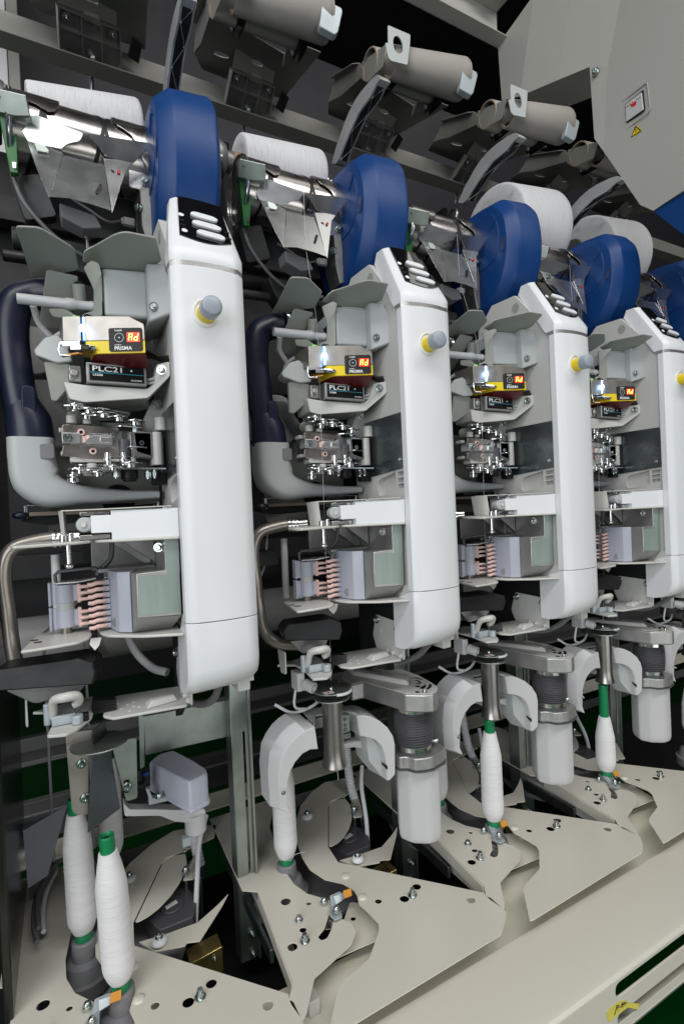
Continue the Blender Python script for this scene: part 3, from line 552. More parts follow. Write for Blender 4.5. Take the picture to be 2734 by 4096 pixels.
g = G().tube([(-.012, .715, -.075), (-.0125, .715, -.066), (-.009, .715, -.0625), (.03, .708, -.0605), (.034, .707, -.063), (.034, .707, -.070)], .0021, 10); wu.part('wire_guard', g, 'rubber', parent=cb)
wu.part('guide_post', G().cyl((-.012, .775, -.14), (-.012, .775, -.045), .0055), 'arch', parent=s2)
wu.part('air_hose', G().tube([(.052, .71, -.028), (.05, .712, -.05), (.04, .716, -.062), (.033, .72, -.07)], .003, 10, smooth=6), 'rubber')
# cutter wire under shelf two
wu.part('yarn_cutter', G().ext([(.022, .69, -.1425), (.034, .684, -.1425), (.031, .684, -.152), (.026, .686, -.158), (.020, .69, -.150)], (0, .003, 0)), 'tube', bevel=.0005)
# lower tray
def zshelf(k, c, pts, z): return [tuple(p[:2]) for p in UL(k, c, pts, 'Z', z)]
t3 = zshelf(1, 'N', [(560, 262), (600, 310), (650, 352), (740, 362), (1100, 300), (1165, 290)], -.2355)+[(.130, .735), (.05, .745)]
g = shelf(t3, -.2345); g.ext(rnd([(.1285, .735, -.2375), (.1285, .6565, -.2375), (.1285, .6565, -.182), (.1285, .734, -.179), (.1285, .746, -.215)], [.001, .004, .004, .004, .004]), (.003, 0, 0)); lt = wu.part('lower_tray', g, 'plate', bevel=.001)
g = G().loft([[V(p) for p in [(.078, .668, -.2343), (.118, .676, -.2343), (.118, .692, -.2343), (.078, .69, -.2343)]], [V(p) for p in [(.085, .673, -.2265), (.113, .679, -.2265), (.113, .687, -.2265), (.085, .685, -.2265)]]]); wu.part('pressed_dome', g, 'plate', parent=lt, bevel=.002, seg=3)
for x, y, z in ((.1285, .730, -.187), (.1285, .668, -.190)): wu.part('bolt', G().screw((x, y, z), (-1, -.1, 0), .0045), 'bolt', parent=lt)
for y, z in ((.722, -.204), (.672, -.206)): wu.part('emboss', G().lathe((.1285, y, z), (-1, 0, 0), [(0, .0045), (.0008, .004), (.0009, .0025)], 16), 'plate', parent=lt)
for x, y in ((.128, .70), (.128, .684), (.128, .664)): wu.part('dimple', G().ball((x, y, -.232), .0045), 'plate', parent=lt)
g = G()
for x, y in ((.052, .69), (.060, .70), (.066, .69), (.072, .684), (.068, .705), (.06, .676), (.05, .71)): g.cyl((x, y, -.2345), (x, y, -.2342), .0018, n=12)
wu.part('hole', g, 'labelw', parent=lt)
bl = zshelf(1, 'N', [(270, 335), (345, 375), (420, 455), (540, 445), (575, 418), (583, 362), (540, 320), (420, 250)], -.2355)+[(-.045, .745)]
g = shelf(bl, -.2345, r=.003); g.ext(rnd([(-.050, .715, -.2375), (-.048, .70, -.2375), (-.048, .70, -.205), (-.050, .725, -.205)], .003), (.002, 0, 0)); bt = wu.part('guide_bracket', g, 'plate', bevel=.001)
g = G().tube([(-.020, .684, -.226), (-.019, .674, -.205), (-.008, .664, -.200), (.004, .668, -.202), (.006, .674, -.211), (.0, .675, -.214)], [.0045, .005, .0055, .0055, .005, .0038], 12, smooth=5); wu.part('ceramic_hook', g, 'shelf', parent=bt)
g = G().box((-.022, .674, -.234), (.002, .69, -.223)); g.cyl((-.026, .685, -.234), (-.026, .685, -.210), .004); g.cyl((.004, .67, -.234), (.004, .67, -.224), .006); wu.part('hook_base', g, 'bluez', parent=bt, bevel=.001)
g = G(); g.ext([(.022, .688, -.234), (.047, .688, -.234), (.047, .688, -.222), (.022, .705, -.222), (.02, .70, -.234)], (0, .016, 0)); g.box((.006, .672, -.234), (.016, .682, -.226)); wu.part('sensor_head', g, 'black', parent=bt, bevel=.0008)
g = G(); g.ext(rnd([(-.054, .690, -.172), (-.045, .690, -.163), (.013, .675, -.160), (.022, .655, -.164), (.024, .655, -.176), (.0215, .66, -.190), (-.05, .69, -.186)], .002), (.008, .04, 0)); ss = wu.part('sensor_cover', g, 'black', bevel=.0015)
wu.part('sensor_stem', G().ext(rnd([(-.04, .70, -.19), (.02, .69, -.19), (.012, .69, -.205), (-.02, .70, -.212)], .004), (.004, .02, 0)), 'castd', parent=ss, bevel=.001)
# suction pipe
wu.part('suction_pipe', G().tube([(.0, .755, -.022), (-.03, .76, -.025), (-.058, .76, -.034), (-.068, .76, -.06), (-.0655, .76, -.11), (-.062, .758, -.16), (-.055, .755, -.188), (-.038, .745, -.203), (-.008, .735, -.208)], .0088, 18, smooth=6), 'pipe')
g = G().cyl((-.012, .757, -.0235), (.018, .750, -.0225), .0085)
for i in range(3): g.lathe((-.012+i*.006, .757-i*.001, -.0235), (1, -.2, 0), [(0, .0115), (.003, .0115)], 20)
wu.part('pipe_fitting', g, 'steel')
# cable under the column
wu.part('cable', G().tube([(.158, .63, -.21), (.158, .66, -.235), (.150, .69, -.25), (.13, .72, -.250), (.11, .74, -.24)], .0048, 12, smooth=6), 'cable')
# intake hose and its grey duct
g = G().tube([(-.001, .757, .291), (-.02, .765, .289), (-.041, .768, .276), (-.048, .768, .24), (-.045, .766, .18), (-.040, .765, .14)], [.0185, .019, .0195, .0195, .0195, .020], 26, smooth=6)
g.tube([(-.040, .765, .150), (-.034, .765, .128), (-.032, .765, .102)], [.020, .026, .027], 28)
hs = wu.part('intake_hose', g, 'navy', ang=60)
wu.part('hose_emboss', G().ext(rnd([(-.040, .7425, .168), (-.0245, .7425, .168), (-.0245, .7425, .128), (-.040, .7425, .128)], .008), (0, .006, 0)), 'navy', parent=hs, bevel=.0015)
g = G().lathe((-.003, .757, .291), (1, -.1, 0), [(0, .0192), (.001, .0205), (.009, .0205), (.010, .0192)], 28); g.cyl((.002, .742, .308), (.002, .738, .318), .004); wu.part('hose_clamp', g, 'steel', parent=hs)
dpth = cat([(-.032, 0, .104), (-.0318, 0, .078), (-.0275, 0, .053), (-.012, 0, .0375), (.02, 0, .0315), (.07, 0, .029), (.116, 0, .029)], 5)
R = []
for i_, p in enumerate(dpth):
    d = (dpth[min(i_+1, len(dpth)-1)]-dpth[max(i_-1, 0)]).normalized(); nn = V((d.z, 0, -d.x)); hw = float(np.interp(i_/(len(dpth)-1), [0, .17, .34, .5, .67, .84, 1], [.0265, .0265, .0285, .0225, .0125, .008, .006])); ring = []
    for q in range(28):
        a_ = 2*math.pi*q/28; c_, s_ = math.cos(a_), math.sin(a_); e_ = .5; ring.append(V((p.x, .765, p.z))+nn*hw*math.copysign(abs(c_)**e_, c_)+V((0, .027*math.copysign(abs(s_)**e_, s_), 0)))
    R.append(ring)
g = G().loft(R)
du = wu.part('intake_duct', g, 'grey', ang=60)
wu.part('duct_window', G().ext(rnd([(-.0225, .7372, .095), (-.007, .7372, .0955), (-.007, .7372, .077), (-.0225, .7372, .0765)], .003), (0, .002, 0)), 'peg', parent=du, bevel=.0006)
wu.part('back_panel', G().ext(rnd([(-.02, .83, .14), (.13, .83, .14), (.13, .83, -.02), (-.02, .83, -.02)], .01), (0, .004, 0)), 'wing')
wu.part('back_hole', G().cyl((.072, .829, .026), (.072, .8292, .026), .023, n=36), 'black')
# yarn line from comb up to the guides
g = G().tube([(.024, .70, -.26), (.0245, .694, -.13), (.0245, .70, -.07), (.024, .694, .19), (.024, .694, .24), (.028, .705, .295), (.040, .755, .42), (.044, .762, .513)], .0002, 6); thread0 = wu.part('yarn', g, 'yarn')
for k, lab in ((1, 'winding unit in front of the arm with black bellows, second white column from the left'), (2, 'winding unit between the second and the last white column, third from the left'), (3, 'farthest winding unit, its white column cut by the right picture edge')):
    dup(wu.e, k*PITCH, lab)
ss.scale.x = 1.45; ss.location.x = .062
bpy.data.objects.remove(thread0)

for k in range(4):
    l_ = bpy.data.lights.new('clearer_lamp', 'POINT'); l_.energy = .012; l_.color = (.3, .55, 1); l_.shadow_soft_size = .003; o_ = bpy.data.objects.new('clearer_lamp', l_); sc.collection.objects.link(o_); o_.location = C(.024, -.0085, .031)+V((k*PITCH, 0, 0))
# ------------------------------------------------------------------ drum unit: grooved drum, blue belt cover, yarn guide sheet
DC = (.835, .535)
def dp(x, phi, r): a = math.radians(phi); return V((x, DC[0]-r*math.cos(a), DC[1]+r*math.sin(a)))
du_ = Thing('drum_unit', (.08, .80, .5), 'nearest drum unit, its blue cover seen edge-on above the leftmost white column', 'drum unit', 'drum units with blue covers')
g = G().lathe((-.040, DC[0], DC[1]), (1, 0, 0), [(0, .044), (.002, .0475), (.179, .0475), (.18, .03)], 56); dr = du_.part('drum', g, 'drum', ang=50)
g = G()
def ribbon(f, x0, x1, wd, n=60):
    R = []
    for i in range(n+1):
        x = x0+(x1-x0)*i/n; ph = f((x-x0)/(x1-x0)); R.append([dp(x-wd, ph, .0473), dp(x-wd, ph, .0479), dp(x+wd, ph, .0479), dp(x+wd, ph, .0473)])
    g.loft(R, True)
ribbon(lambda t: -120+760*t, -.030, .128, .0028); ribbon(lambda t: 150-760*t, -.030, .128, .0028)
du_.part('groove', g, 'black', parent=dr, ang=60)
def guard(name, fx, lo, hi, r=.0515):
    g = G(); R = []
    for i, x in enumerate(fx):
        l, h = lo[i], hi[i]; ring = [dp(x, l+(h-l)*j/14, r) for j in range(15)]+[dp(x, h-(h-l)*j/14, r-.0012) for j in range(15)]
        R.append(ring)
    g.loft(R); return du_.part(name, g, 'drum', bevel=.0004, ang=50)
guard('drum_guard', [-.046, -.03, -.01, .004, .012, .018], [12, 22, 18, 10, 14, 30], [78]*6)
guard('drum_guard', [.084, .090, .098, .108, .118, .126, .140], [36, 22, 18, 10, -12, -34, -62], [76]*7)
g = G()
for x in (-.045, -.041): g.lathe((x, DC[0], DC[1]), (1, 0, 0), [(0, .052), (.0018, .0535), (.0036, .052)], 40, cap=False)
du_.part('end_ring', g, 'steel')
# blue belt cover
out = [(.768, .603), (.745, .5975), (.729, .582), (.716, .562), (.7095, .535), (.7075, .499), (.713, .463), (.727, .428), (.75, .398), (.79, .375), (.84, .375), (.88, .40), (.908, .45), (.915, .51), (.90, .565), (.87, .598), (.82, .608)]
outc = [(p.x, p.y) for p in cat([(a, b, 0) for a, b in out+out[:1]], 8)][:-1]
cxm = V((.81, .492))
def oring(x, sc_, dy=0): return [V((x, cxm.x+(a-cxm.x)*sc_+dy, cxm.y+(b-cxm.y)*sc_)) for a, b in outc]
g = G().loft([oring(.1315, .60), oring(.1315, .852), oring(.1318, .858), oring(.133, .873), oring(.1505, .985), oring(.152, .9945), oring(.1545, .9995), oring(.157, 1.002), oring(.18, 1.018), oring(.205, 1.035), oring(.2085, 1.03), oring(.211, 1.0), oring(.216, .9)])
bc = du_.part('belt_cover', g, 'blue', ang=62)
g = G().ext([V((.130, y, z)) for y, z in [(p.x, p.y) for p in rnd([(.782, .582, 0), (.752, .570, 0), (.738, .53, 0), (.742, .49, 0), (.77, .47, 0), (.81, .47, 0), (.84, .56, 0)], .02, 5)]], (.003, 0, 0)); du_.part('raised_boss', g, 'blue', parent=bc, bevel=.0015, seg=3)
du_.part('ridge', G().tube([(.1295, .7625, .5395), (.1295, .747, .556)], .0022, 10), 'blue', parent=bc)
g = G().ext(rnd([(.1296, .7215, .509), (.1296, .7315, .513), (.1296, .7385, .488), (.1296, .7285, .484)], .0045), (.0004, 0, 0)); sl_ = du_.part('slot', g, 'blue', parent=bc, bevel=.0002)
du_.part('slot_shadow', G().ext(rnd([(.1294, .7235, .506), (.1294, .7295, .509), (.1294, .7355, .490), (.1294, .7300, .4875)], .003), (.0001, 0, 0)), 'navy', parent=sl_)  # navy patch paints the shade inside the cover slot
g = G().lathe((.216, .835, .535), (1, 0, 0), [(0, .052), (.004, .050), (.012, .040), (.018, .034), (.020, .03), (.022, .012)], 36); g.lathe((.23, .865, .60), (1, 0, 0), [(0, .035), (.012, .03), (.016, .014), (.03, .012)], 30)
du_.part('cradle_hub', g, 'tube', ang=50)
g = G().ext(rnd([(.2175, .81, .56), (.2175, .88, .63), (.2175, .91, .60), (.2175, .84, .44), (.2175, .80, .42), (.2175, .79, .5)], .02), (.012, 0, 0)); du_.part('side_casting', g, 'castd', bevel=.002)
# folded sheet guide
gs = G()
def planar(pts):
    P = np.array([tuple(p) for p in pts]); c = P.mean(axis=0); n = np.linalg.svd(P-c)[2][2]; return [tuple(p-n*np.dot(p-c, n)) for p in P]
def sheet(pts, n=(0, .0016, 0)): gs.ext(planar(pts), n)
sheet(rnd([(-.029, .795, .519), (-.010, .785, .535), (.030, .768, .5195), (.0435, .7625, .5145), (.040, .768, .505), (.026, .777, .5015), (.019, .781, .495), (-.022, .7865, .4995)], [.002, .002, .004, .003, .004, .008, .001, .001]))
sheet([(-.022, .786, .4995), (.0185, .781, .4945), (.0190, .780, .487), (.0015, .751, .4115), (.0, .751, .4115), (-.012, .77, .455)])
sheet(rnd([(.0195, .7795, .4865), (.069, .7745, .4855), (.072, .7455, .4065), (.05, .7465, .4125), (.022, .7485, .416), (.0015, .7505, .4110)], .0005))
sheet(rnd([(.0465, .7625, .5155), (.132, .7695, .5295), (.106, .7705, .4955), (.0685, .774, .4975), (.064, .772, .505)], [.004, .004, .002, .006, .004]))
sheet([(.0685, .774, .4975), (.106, .7705, .4955), (.096, .768, .482), (.0735, .7455, .4055), (.0692, .7735, .485)])
gd = du_.part('yarn_guide_sheet', gs, 'sheet', bevel=.0006, seg=2)
g = G().ext(rnd([(.0525, .7535, .4445), (.0555, .7535, .4455), (.0605, .757, .4295), (.0575, .7565, .4285)][::1], .0014), (0, .0006, 0)); g = G()
a, b = V((.0560, .7540, .4315)), V((.0625, .7578, .4465)); n_ = V((.0016, 0, -.0007)); g.ext([p-V((0, .0016, 0)) for p in rnd([a-n_, b-n_, b+n_, a+n_], .0014)], (0, .006, 0)); du_.part('slot', g, 'black', parent=gd)
g = G().ext(rnd([(.0765, .7672, .4765), (.088, .7680, .4750), (.088, .7672, .4725), (.081, .766, .4715), (.0765, .766, .474)], .0012), (0, .010, 0)); du_.part('slot', g, 'black', parent=gd)
du_.part('ruby_guide', G().cyl((.0858, .766, .4735), (.0858, .763, .4733), .0021, n=14), 'redpr', parent=gd)
g = G().ext(rnd([(-.014, .7765, .494), (-.002, .776, .4925), (.0035, .776, .487), (.0, .776, .483), (-.011, .776, .483)], .002), (0, .003, 0)); du_.part('clip', g, 'zinc', parent=gd, bevel=.0004)
# green stop lever and zinc cap
g = G().ext(rnd([(-.058, .775, .549), (-.020, .760, .541), (-.0165, .771, .521), (-.033, .779, .5215), (-.056, .790, .528)], .002), (.002, .02, .004)); ca = du_.part('lever_cap', g, 'zinc', bevel=.0015)
du_.part('cap_slot', G().ext([(-.0265, .7705, .5365), (-.0215, .7685, .5355), (-.0205, .774, .5245), (-.0255, .776, .5255)], (0, .0004, 0)).ext([(-.0265, .7695, .5365), (-.0215, .7675, .5355), (-.0205, .773, .5245), (-.0255, .775, .5255)], (0, .0004, 0)), 'black', parent=ca)
du_.part('screw', G().screw((-.050, .779, .541), (0, -1, -.2), .0022), 'bolt', parent=ca)
g = G().ext(rnd([(-.0525, .796, .5315), (-.033, .790, .5290), (-.0345, .806, .4645), (-.0435, .808, .4645)], .0015), (0, .010, 0)); gl = du_.part('stop_lever', g, 'greenlev', bevel=.0008)
du_.part('lever_slot', G().ext(rnd([(-.0405, .8020, .4755), (-.0358, .8010, .4755), (-.0362, .8028, .4685), (-.0402, .8035, .4685)], .0008), (0, -.0006, 0)), 'steel', parent=gl)
# what hangs below the drum
g = G().box((.104, .80, .478), (.140, .803, .53)); mp_ = du_.part('mounting_plate', g, 'sheet', bevel=.0008); du_.part('bolt', G().screw((.125, .7995, .4905), (0, -1, 0), .0042), 'bolt', parent=mp_)
g = G().ext(rnd([(.117, .800, .482), (.1405, .797, .482), (.1405, .797, .40), (.126, .80, .395), (.118, .80, .425)], .002), (0, .04, 0)); mb = du_.part('motor_bracket', g, 'castd', bevel=.0015); du_.part('name_plate', G().ext([(.1335, .7965, .470), (.1395, .7957, .470), (.1395, .7957, .442), (.1335, .7965, .442)], (0, -.0003, 0)), 'bluez', parent=mb)
du_.part('bolt', G().screw((.116, .802, .451), (-.8, -.6, 0), .0048), 'bolt', parent=mb)
g = G().ext(rnd([(.012, .775, .420), (.055, .775, .413), (.062, .775, .398), (.040, .775, .392), (.014, .775, .402)], .002), (0, .03, 0)); du_.part('sensor_box', g, 'peg', bevel=.001)
g = G().box((.096, .82, .4335), (.112, .828, .4445)); g.box((.093, .822, .4345), (.0965, .826, .4435)); cn = du_.part('connector', g, 'arch', bevel=.0008)
g = G().tube([(.094, .824, .439), (.075, .83, .437), (.05, .84, .455), (.03, .85, .47)], .0018, 8, smooth=5); du_.part('cable', g, 'cable', parent=cn)
du_.part('cable', G().tube([(-.042, .82, .47), (-.03, .82, .435), (.0, .82, .40), (.035, .82, .378), (.07, .82, .37), (.10, .82, .375)], .003, 10, smooth=6), 'cable')
g = G().tube([(-.06, .86, .375), (.14, .85, .375)], .008, 14); g.tube([(-.05, .90, .42), (.13, .90, .42)], .016, 20); g.box((-.03, .87, .43), (.12, .92, .50)); g.ext(rnd([(.0, .83, .40), (.10, .83, .395), (.095, .83, .362), (.06, .83, .35), (.02, .83, .36)], .01), (0, .04, 0)); du_.part('traverse_housing', g, 'shade', bevel=.002)
g = G().cyl((.045, .80, .345), (.045, .80, .395), .0025); g.cyl((.045, .80, .39), (.045, .80, .402), .005); du_.part('adjusting_screw', g, 'tube')
g = G().ext(rnd([(-.045, .83, .47), (-.01, .82, .48), (.01, .83, .43), (-.03, .84, .42)], .006), (0, .02, 0)); du_.part('cam_plate', g, 'shade', bevel=.001)
for k, lab in ((1, 'drum unit whose blue cover stands right above the second white column'), (2, 'drum unit in front of the full white yarn package, third from the left'), (3, 'drum unit fourth from the left, blue cover before the dim yarn package'), (4, 'darkest drum unit, blue cover cut by the right picture edge')):
    dup(du_.e, k*PITCH, lab)

# cradle arms above each blue cover
arm_o = UL(1, 'Y', [(500, 522), (440, 575), (350, 680), (285, 775), (225, 890), (180, 1000), (140, 1120), (110, 1200), (60, 1385), (100, 1390), (130, 1340), (170, 1230), (240, 1060), (320, 890), (430, 740), (485, 625), (535, 560)], 'X', .172)
arm_i = [(.172, p[1], p[2]) for p in UL(1, 'Y', [(548, 580), (545, 650), (450, 790), (360, 910), (290, 1040), (240, 1180), (200, 1330)], 'X', .192)]
ar = Thing('cradle_arm', (.18, .80, .70), 'dark ribbed lever standing upright behind the leftmost blue cover', 'cradle arm', 'curved cradle arms')
a0 = ar.part('arm', G().ext(rnd(arm_o, .004, 3), (.0205, 0, 0)), 'armal', bevel=.0018, seg=3, ang=50)
inner = [V(p) for p in arm_o[10:16]][::-1]
R = []
for p in cat(inner, 4): R.append([V((.1755, p.y-.0006, p.z-.0006)), V((.1755, p.y-.0006, p.z-.0010)), V((.1895, p.y-.0006, p.z-.0010)), V((.1895, p.y-.0006, p.z-.0006))])
rb = ar.part('rib_recess', G().loft(R), 'black', parent=a0)
P = cat(inner, 3); g = G()
for i in range(0, len(P)-3, 3):
    a, b = P[i], P[i+3]; x0, x1 = (.1755, .1895) if (i//3) % 2 else (.1895, .1755); g.tube([(x0, a.y-.0012, a.z-.0012), (x1, b.y-.0012, b.z-.0012)], .0006, 6)
for i, p in enumerate(P[::3]): g.ball((.1825+.006*(-1)**i, p.y-.0012, p.z-.0012), .0016, 8)
ar.part('rib', g, 'castd', parent=a0)
for k, lab in ((1, 'curved bright cradle arm rising left of the second blue cover'), (2, 'curved bright cradle arm bent over the bare package holder, third from the left'), (3, 'dim cradle arm rising behind the large white yarn package')):
    dup(ar.e, k*PITCH, lab)

# packages
def package(k, r0, r1, lab, d=(.55, .835), x0=-.022, x1=.132):
    rm = (r0+r1)/2; c0 = V((x0, DC[0]+d[0]*(.0495+r0), DC[1]+d[1]*(.0495+r0))); c1 = V((x1, DC[0]+d[0]*(.0495+r1), DC[1]+d[1]*(.0495+r1)))
    ax = (c1-c0); L_ = ax.length; off = V((k*PITCH, 0, 0)); t = Thing('yarn_package', tuple((c0+c1)/2+off), lab, 'yarn package', 'white yarn packages on the drums')
    prof = [(.006, .021), (.001, r0*.6), (0, r0*.93), (.002, r0*.98), (.006, r0)]+[(.006+(L_-.012)*i/10, r0+(r1-r0)*i/10) for i in range(1, 11)]+[(L_-.002, r1*.975), (L_, r1*.92), (L_-.002, r1*.5), (L_-.006, .024)]
    t.part('yarn', G().lathe(c0+off, ax, prof, 72), 'cone', ang=50)
    u = ax.normalized(); g = G().lathe(c0+off-u*.012, ax, [(0, .0135), (0, .018), (L_+.024, .0225), (L_+.024, .018), (L_+.02, .001)], 36, cap=False); pt = t.part('paper_tube', g, 'cardend')
    h = Thing('package_holder', tuple(c1+off+u*.014), {0: 'chrome package chuck between the leftmost package and the blue cover', 1: 'chrome package chuck at the right end of the second package', 2: '', 3: 'package holder of the large white package', 4: 'package holder of the dim package at the right'}[k], 'package holder', 'package holders')
    g = G().lathe(c1+off+u*.012, ax, [(0, .0235), (.004, .0245), (.006, .0225), (.012, .0225), (.014, .018), (.03, .012)], 36); h.part('chuck', g, 'steel', ang=50)
    g = G().lathe(c0+off-u*.045, ax, [(0, .03), (.004, .032), (.018, .026), (.022, .018), (.034, .017)], 36); h.part('chuck', g, 'castd', ang=50)
    g = G().tube([c0+off-u*.04, c0+off-u*.045+V((0, .06, -.02))], .008); h.part('holder_arm', g, 'castd')
package(0, .036, .050, 'thin white yarn package on the leftmost drum')
package(1, .049, .057, 'small white yarn package beside the second blue cover')
package(3, .096, .108, 'largest bright white yarn package, behind the third blue cover')
package(4, .094, .105, 'dim full yarn package at the right, above the fourth blue cover')
package5 = None
hd = Thing('package_holder', (2*PITCH+.14, .88, .6), 'bare chrome package holder without a package, behind the third drum', 'package holder', 'package holders')
c = V((2*PITCH+.12, .875, .60)); g = G().lathe(c, (1, 0, 0), [(0, .020), (.004, .024), (.008, .022), (.014, .022), (.02, .012)], 36); hd.part('chuck', g, 'steel', ang=50)
g = G().tube([c+V((.004, -.02, .0)), c+V((.006, -.024, .02)), c+V((.008, -.012, .034)), c+V((.01, .01, .03))], .0035, 10, smooth=5); hd.part('chuck_ring', g, 'tube')
g = G().lathe((2*PITCH-.07, .88, .60), (1, 0, 0), [(0, .03), (.01, .032), (.022, .022), (.036, .016)], 36); hd.part('chuck', g, 'castd', ang=50)

# ------------------------------------------------------------------ tube trays with spare paper tubes
tt = Thing('tube_tray', (.06, 1.0, .93), 'tube tray bracket over the leftmost package, cut by the top picture edge', 'tube tray', 'tube trays on the upper beam')
def T(x, y): return (x, y, .896+(y-.904)*.425)     # the sloping floor of the tray
def Tz(pts, dz=0): return [(x, y, T(x, y)[2]+dz) for x, y in pts]
floor_o = Tz([(-.035, 1.106), (.0, .905), (.015, .905), (.015, .936), (.112, .965), (.112, .905), (.163, .904), (.198, 1.18), (.115, 1.185), (.0, 1.175)])
def el(x, y, a, b): return Tz([(x+a*math.cos(t*math.pi/10), y+b*math.sin(t*math.pi/10)) for t in range(20)])
g = G().ext(rnd(floor_o, .004), (0, 0, .002), [el(.012, 1.07, .018, .011), el(.080, 1.048, .017, .013)]); tf = tt.part('tray_floor', g, 'tray', bevel=.0006)
g = G().ext([(-.035, 1.108, .984), (-.040, 1.060, 1.003), (-.052, .93, .935), (-.050, .915, .900), (-.035, 1.05, .955)], (.002, 0, 0)); g.ext([(-.035, 1.108, .984), (-.035, 1.05, .958), (-.05, .915, .90), (.0, .905, .896), (.0, 1.1, .98)], (0, 0, .002)); g.ext([(-.038, 1.06, 1.003), (-.05, .935, .938), (-.062, .945, .940), (-.052, 1.065, 1.003)], (0, 0, .002)); tt.part('tray_side', g, 'tray', parent=tf, bevel=.0008)
g = G().ext(rnd([(-.05, .836, .899), (-.05, .925, .934), (-.05, .93, .90), (-.05, .91, .880), (-.05, .852, .866)], .004), (.002, 0, 0)); tt.part('support_arm', g, 'tray', bevel=.0008)
g = G().ext(rnd([(-.060, .812, .912), (-.008, .812, .914), (-.010, .812, .895), (-.018, .812, .852), (-.030, .812, .850), (-.056, .812, .846), (-.062, .812, .85), (-.068, .812, .876), (-.061, .812, .877)], .003), (0, .002, 0), [[(-.0385+.0115*math.cos(t*math.pi/10),   .812, .883+.0165*math.sin(t*math.pi/10)) for t in range(20)]]); tt.part('end_bracket', g, 'grey', bevel=.0007)
g = G().ext(rnd([(.118, .803, .894), (.156, .806, .896), (.158, .806, .89), (.150, .812, .855), (.143, .812, .848), (.113, .812, .851)], .003), (.002, .014, 0)); tt.part('end_clip', g, 'bluez', bevel=.0012)
for x, x2 in ((-.008, -.004), (.107, .116)):
    g = G()
    for dx in (-.006, .006): g.ext([(x+dx, .838, .866), (x+dx, .842, .872), (x2+dx, .905, .892), (x2+dx, .925, .892), (x2+dx, .925, .876), (x2+dx, .895, .872)], (.001, 0, 0))
    g.ext([(x-.006, .838, .866), (x+.007, .838, .866), (x2+.007, .895, .873), (x2-.006, .895, .873)], (0, .0005, .001)); fi = tt.part('finger_clip', g, 'black', bevel=.0005)
    tt.part('bolt', G().screw((x2-.0085, .915, .884), (-1, 0, 0), .0035, hexa=True), 'bluez', parent=fi)
g = G().ext([(.1075, .945, .917), (.112, .945, .917), (.112, .972, .928), (.1085, .972, .900), (.106, .955, .897)], (.0012, 0, 0)); tt.part('side_tab', g, 'tray', bevel=.0005)
# casting under the tray, facing forward and down
fo = V((.027, 1.052, .930)); fx_ = V((.106, .030, .0235)); fy_ = V((.006, .078, -.028)); fn = fx_.cross(fy_).normalized()
if fn.z > 0: fn = -fn
def Fp(u, v, w=0): return fo+fx_*u+fy_*v+fn*w
g = G().ext([Fp(0, 0), Fp(1, 0), Fp(1.03, .75), Fp(.92, 1.05), Fp(.6, 1.08), Fp(.35, 1.02), Fp(-.03, .82)], -fn*.006)
def rib(g, pts, w=.009, t=.0022, closed=False):
    P = [Fp(*p) for p in pts]+([Fp(*pts[0])] if closed else [])
    for a, b in zip(P, P[1:]):
        d = (b-a).normalized().cross(fn)*t*.5; g.ext([a-d, b-d, b+d, a+d], fn*w)
ca_ = tt.part('mounting_casting', g, 'castd', bevel=.001)
g = G(); rib(g, [(0, 0), (1, 0), (1.03, .75), (.92, 1.05), (.6, 1.08), (.35, 1.02), (-.03, .82)], closed=True); rib(g, [(.36, 0), (.37, 1.0)], .007); rib(g, [(.68, 0), (.70, 1.06)], .007); rib(g, [(0, .40), (1.0, .40)], .006); tt.part('casting_ribs', g, 'cast', parent=ca_)
g = G().ext([Fp(.02, -.02, .001), Fp(.98, -.02, .001), Fp(.97, -.62), Fp(.70, -.75), Fp(.66, -.3), Fp(.40, -.3), Fp(.34, -.85), Fp(.03, -.8)], -fn*.002); tt.part('flange', g, 'tray', bevel=.001)
for u, v in ((.12, .14), (.88, .14)):
    bo = tt.part('boss', G().lathe(Fp(u, v), fn, [(0, .0085), (.008, .0085), (.0085, .004)], 20), 'castd', parent=ca_); tt.part('screw', G().screw(Fp(u, v, .008), fn, .003), 'bolt', parent=ca_)
tt.part('hex_bolt', G().cyl(Fp(.54, .86, 0), Fp(.54, .86, .004), .009).cyl(Fp(.54, .86, .004), Fp(.54, .86, .011), .0075, n=6), 'bolt', parent=ca_)
g = G().cyl(Fp(.54, 1.1, -.01), Fp(.54, 1.1, -.01)+V((0, .012, -.045)), .004); tt.part('stud', g, 'bolt', parent=ca_)
tt.part('latch_strip', G().ext([Fp(1.25, .05, .0), Fp(1.42, .12, .0), Fp(1.35, .55, .004), Fp(1.15, .48, .004)], fn*.006), 'black', bevel=.0008)
tt.part('centre_lug', G().ext(rnd([Fp(.40, -.1, .0), Fp(.66, -.1, .0), Fp(.66, .06, .0), Fp(.40, .06, .0)], .002), fn*.010), 'cast', bevel=.001)
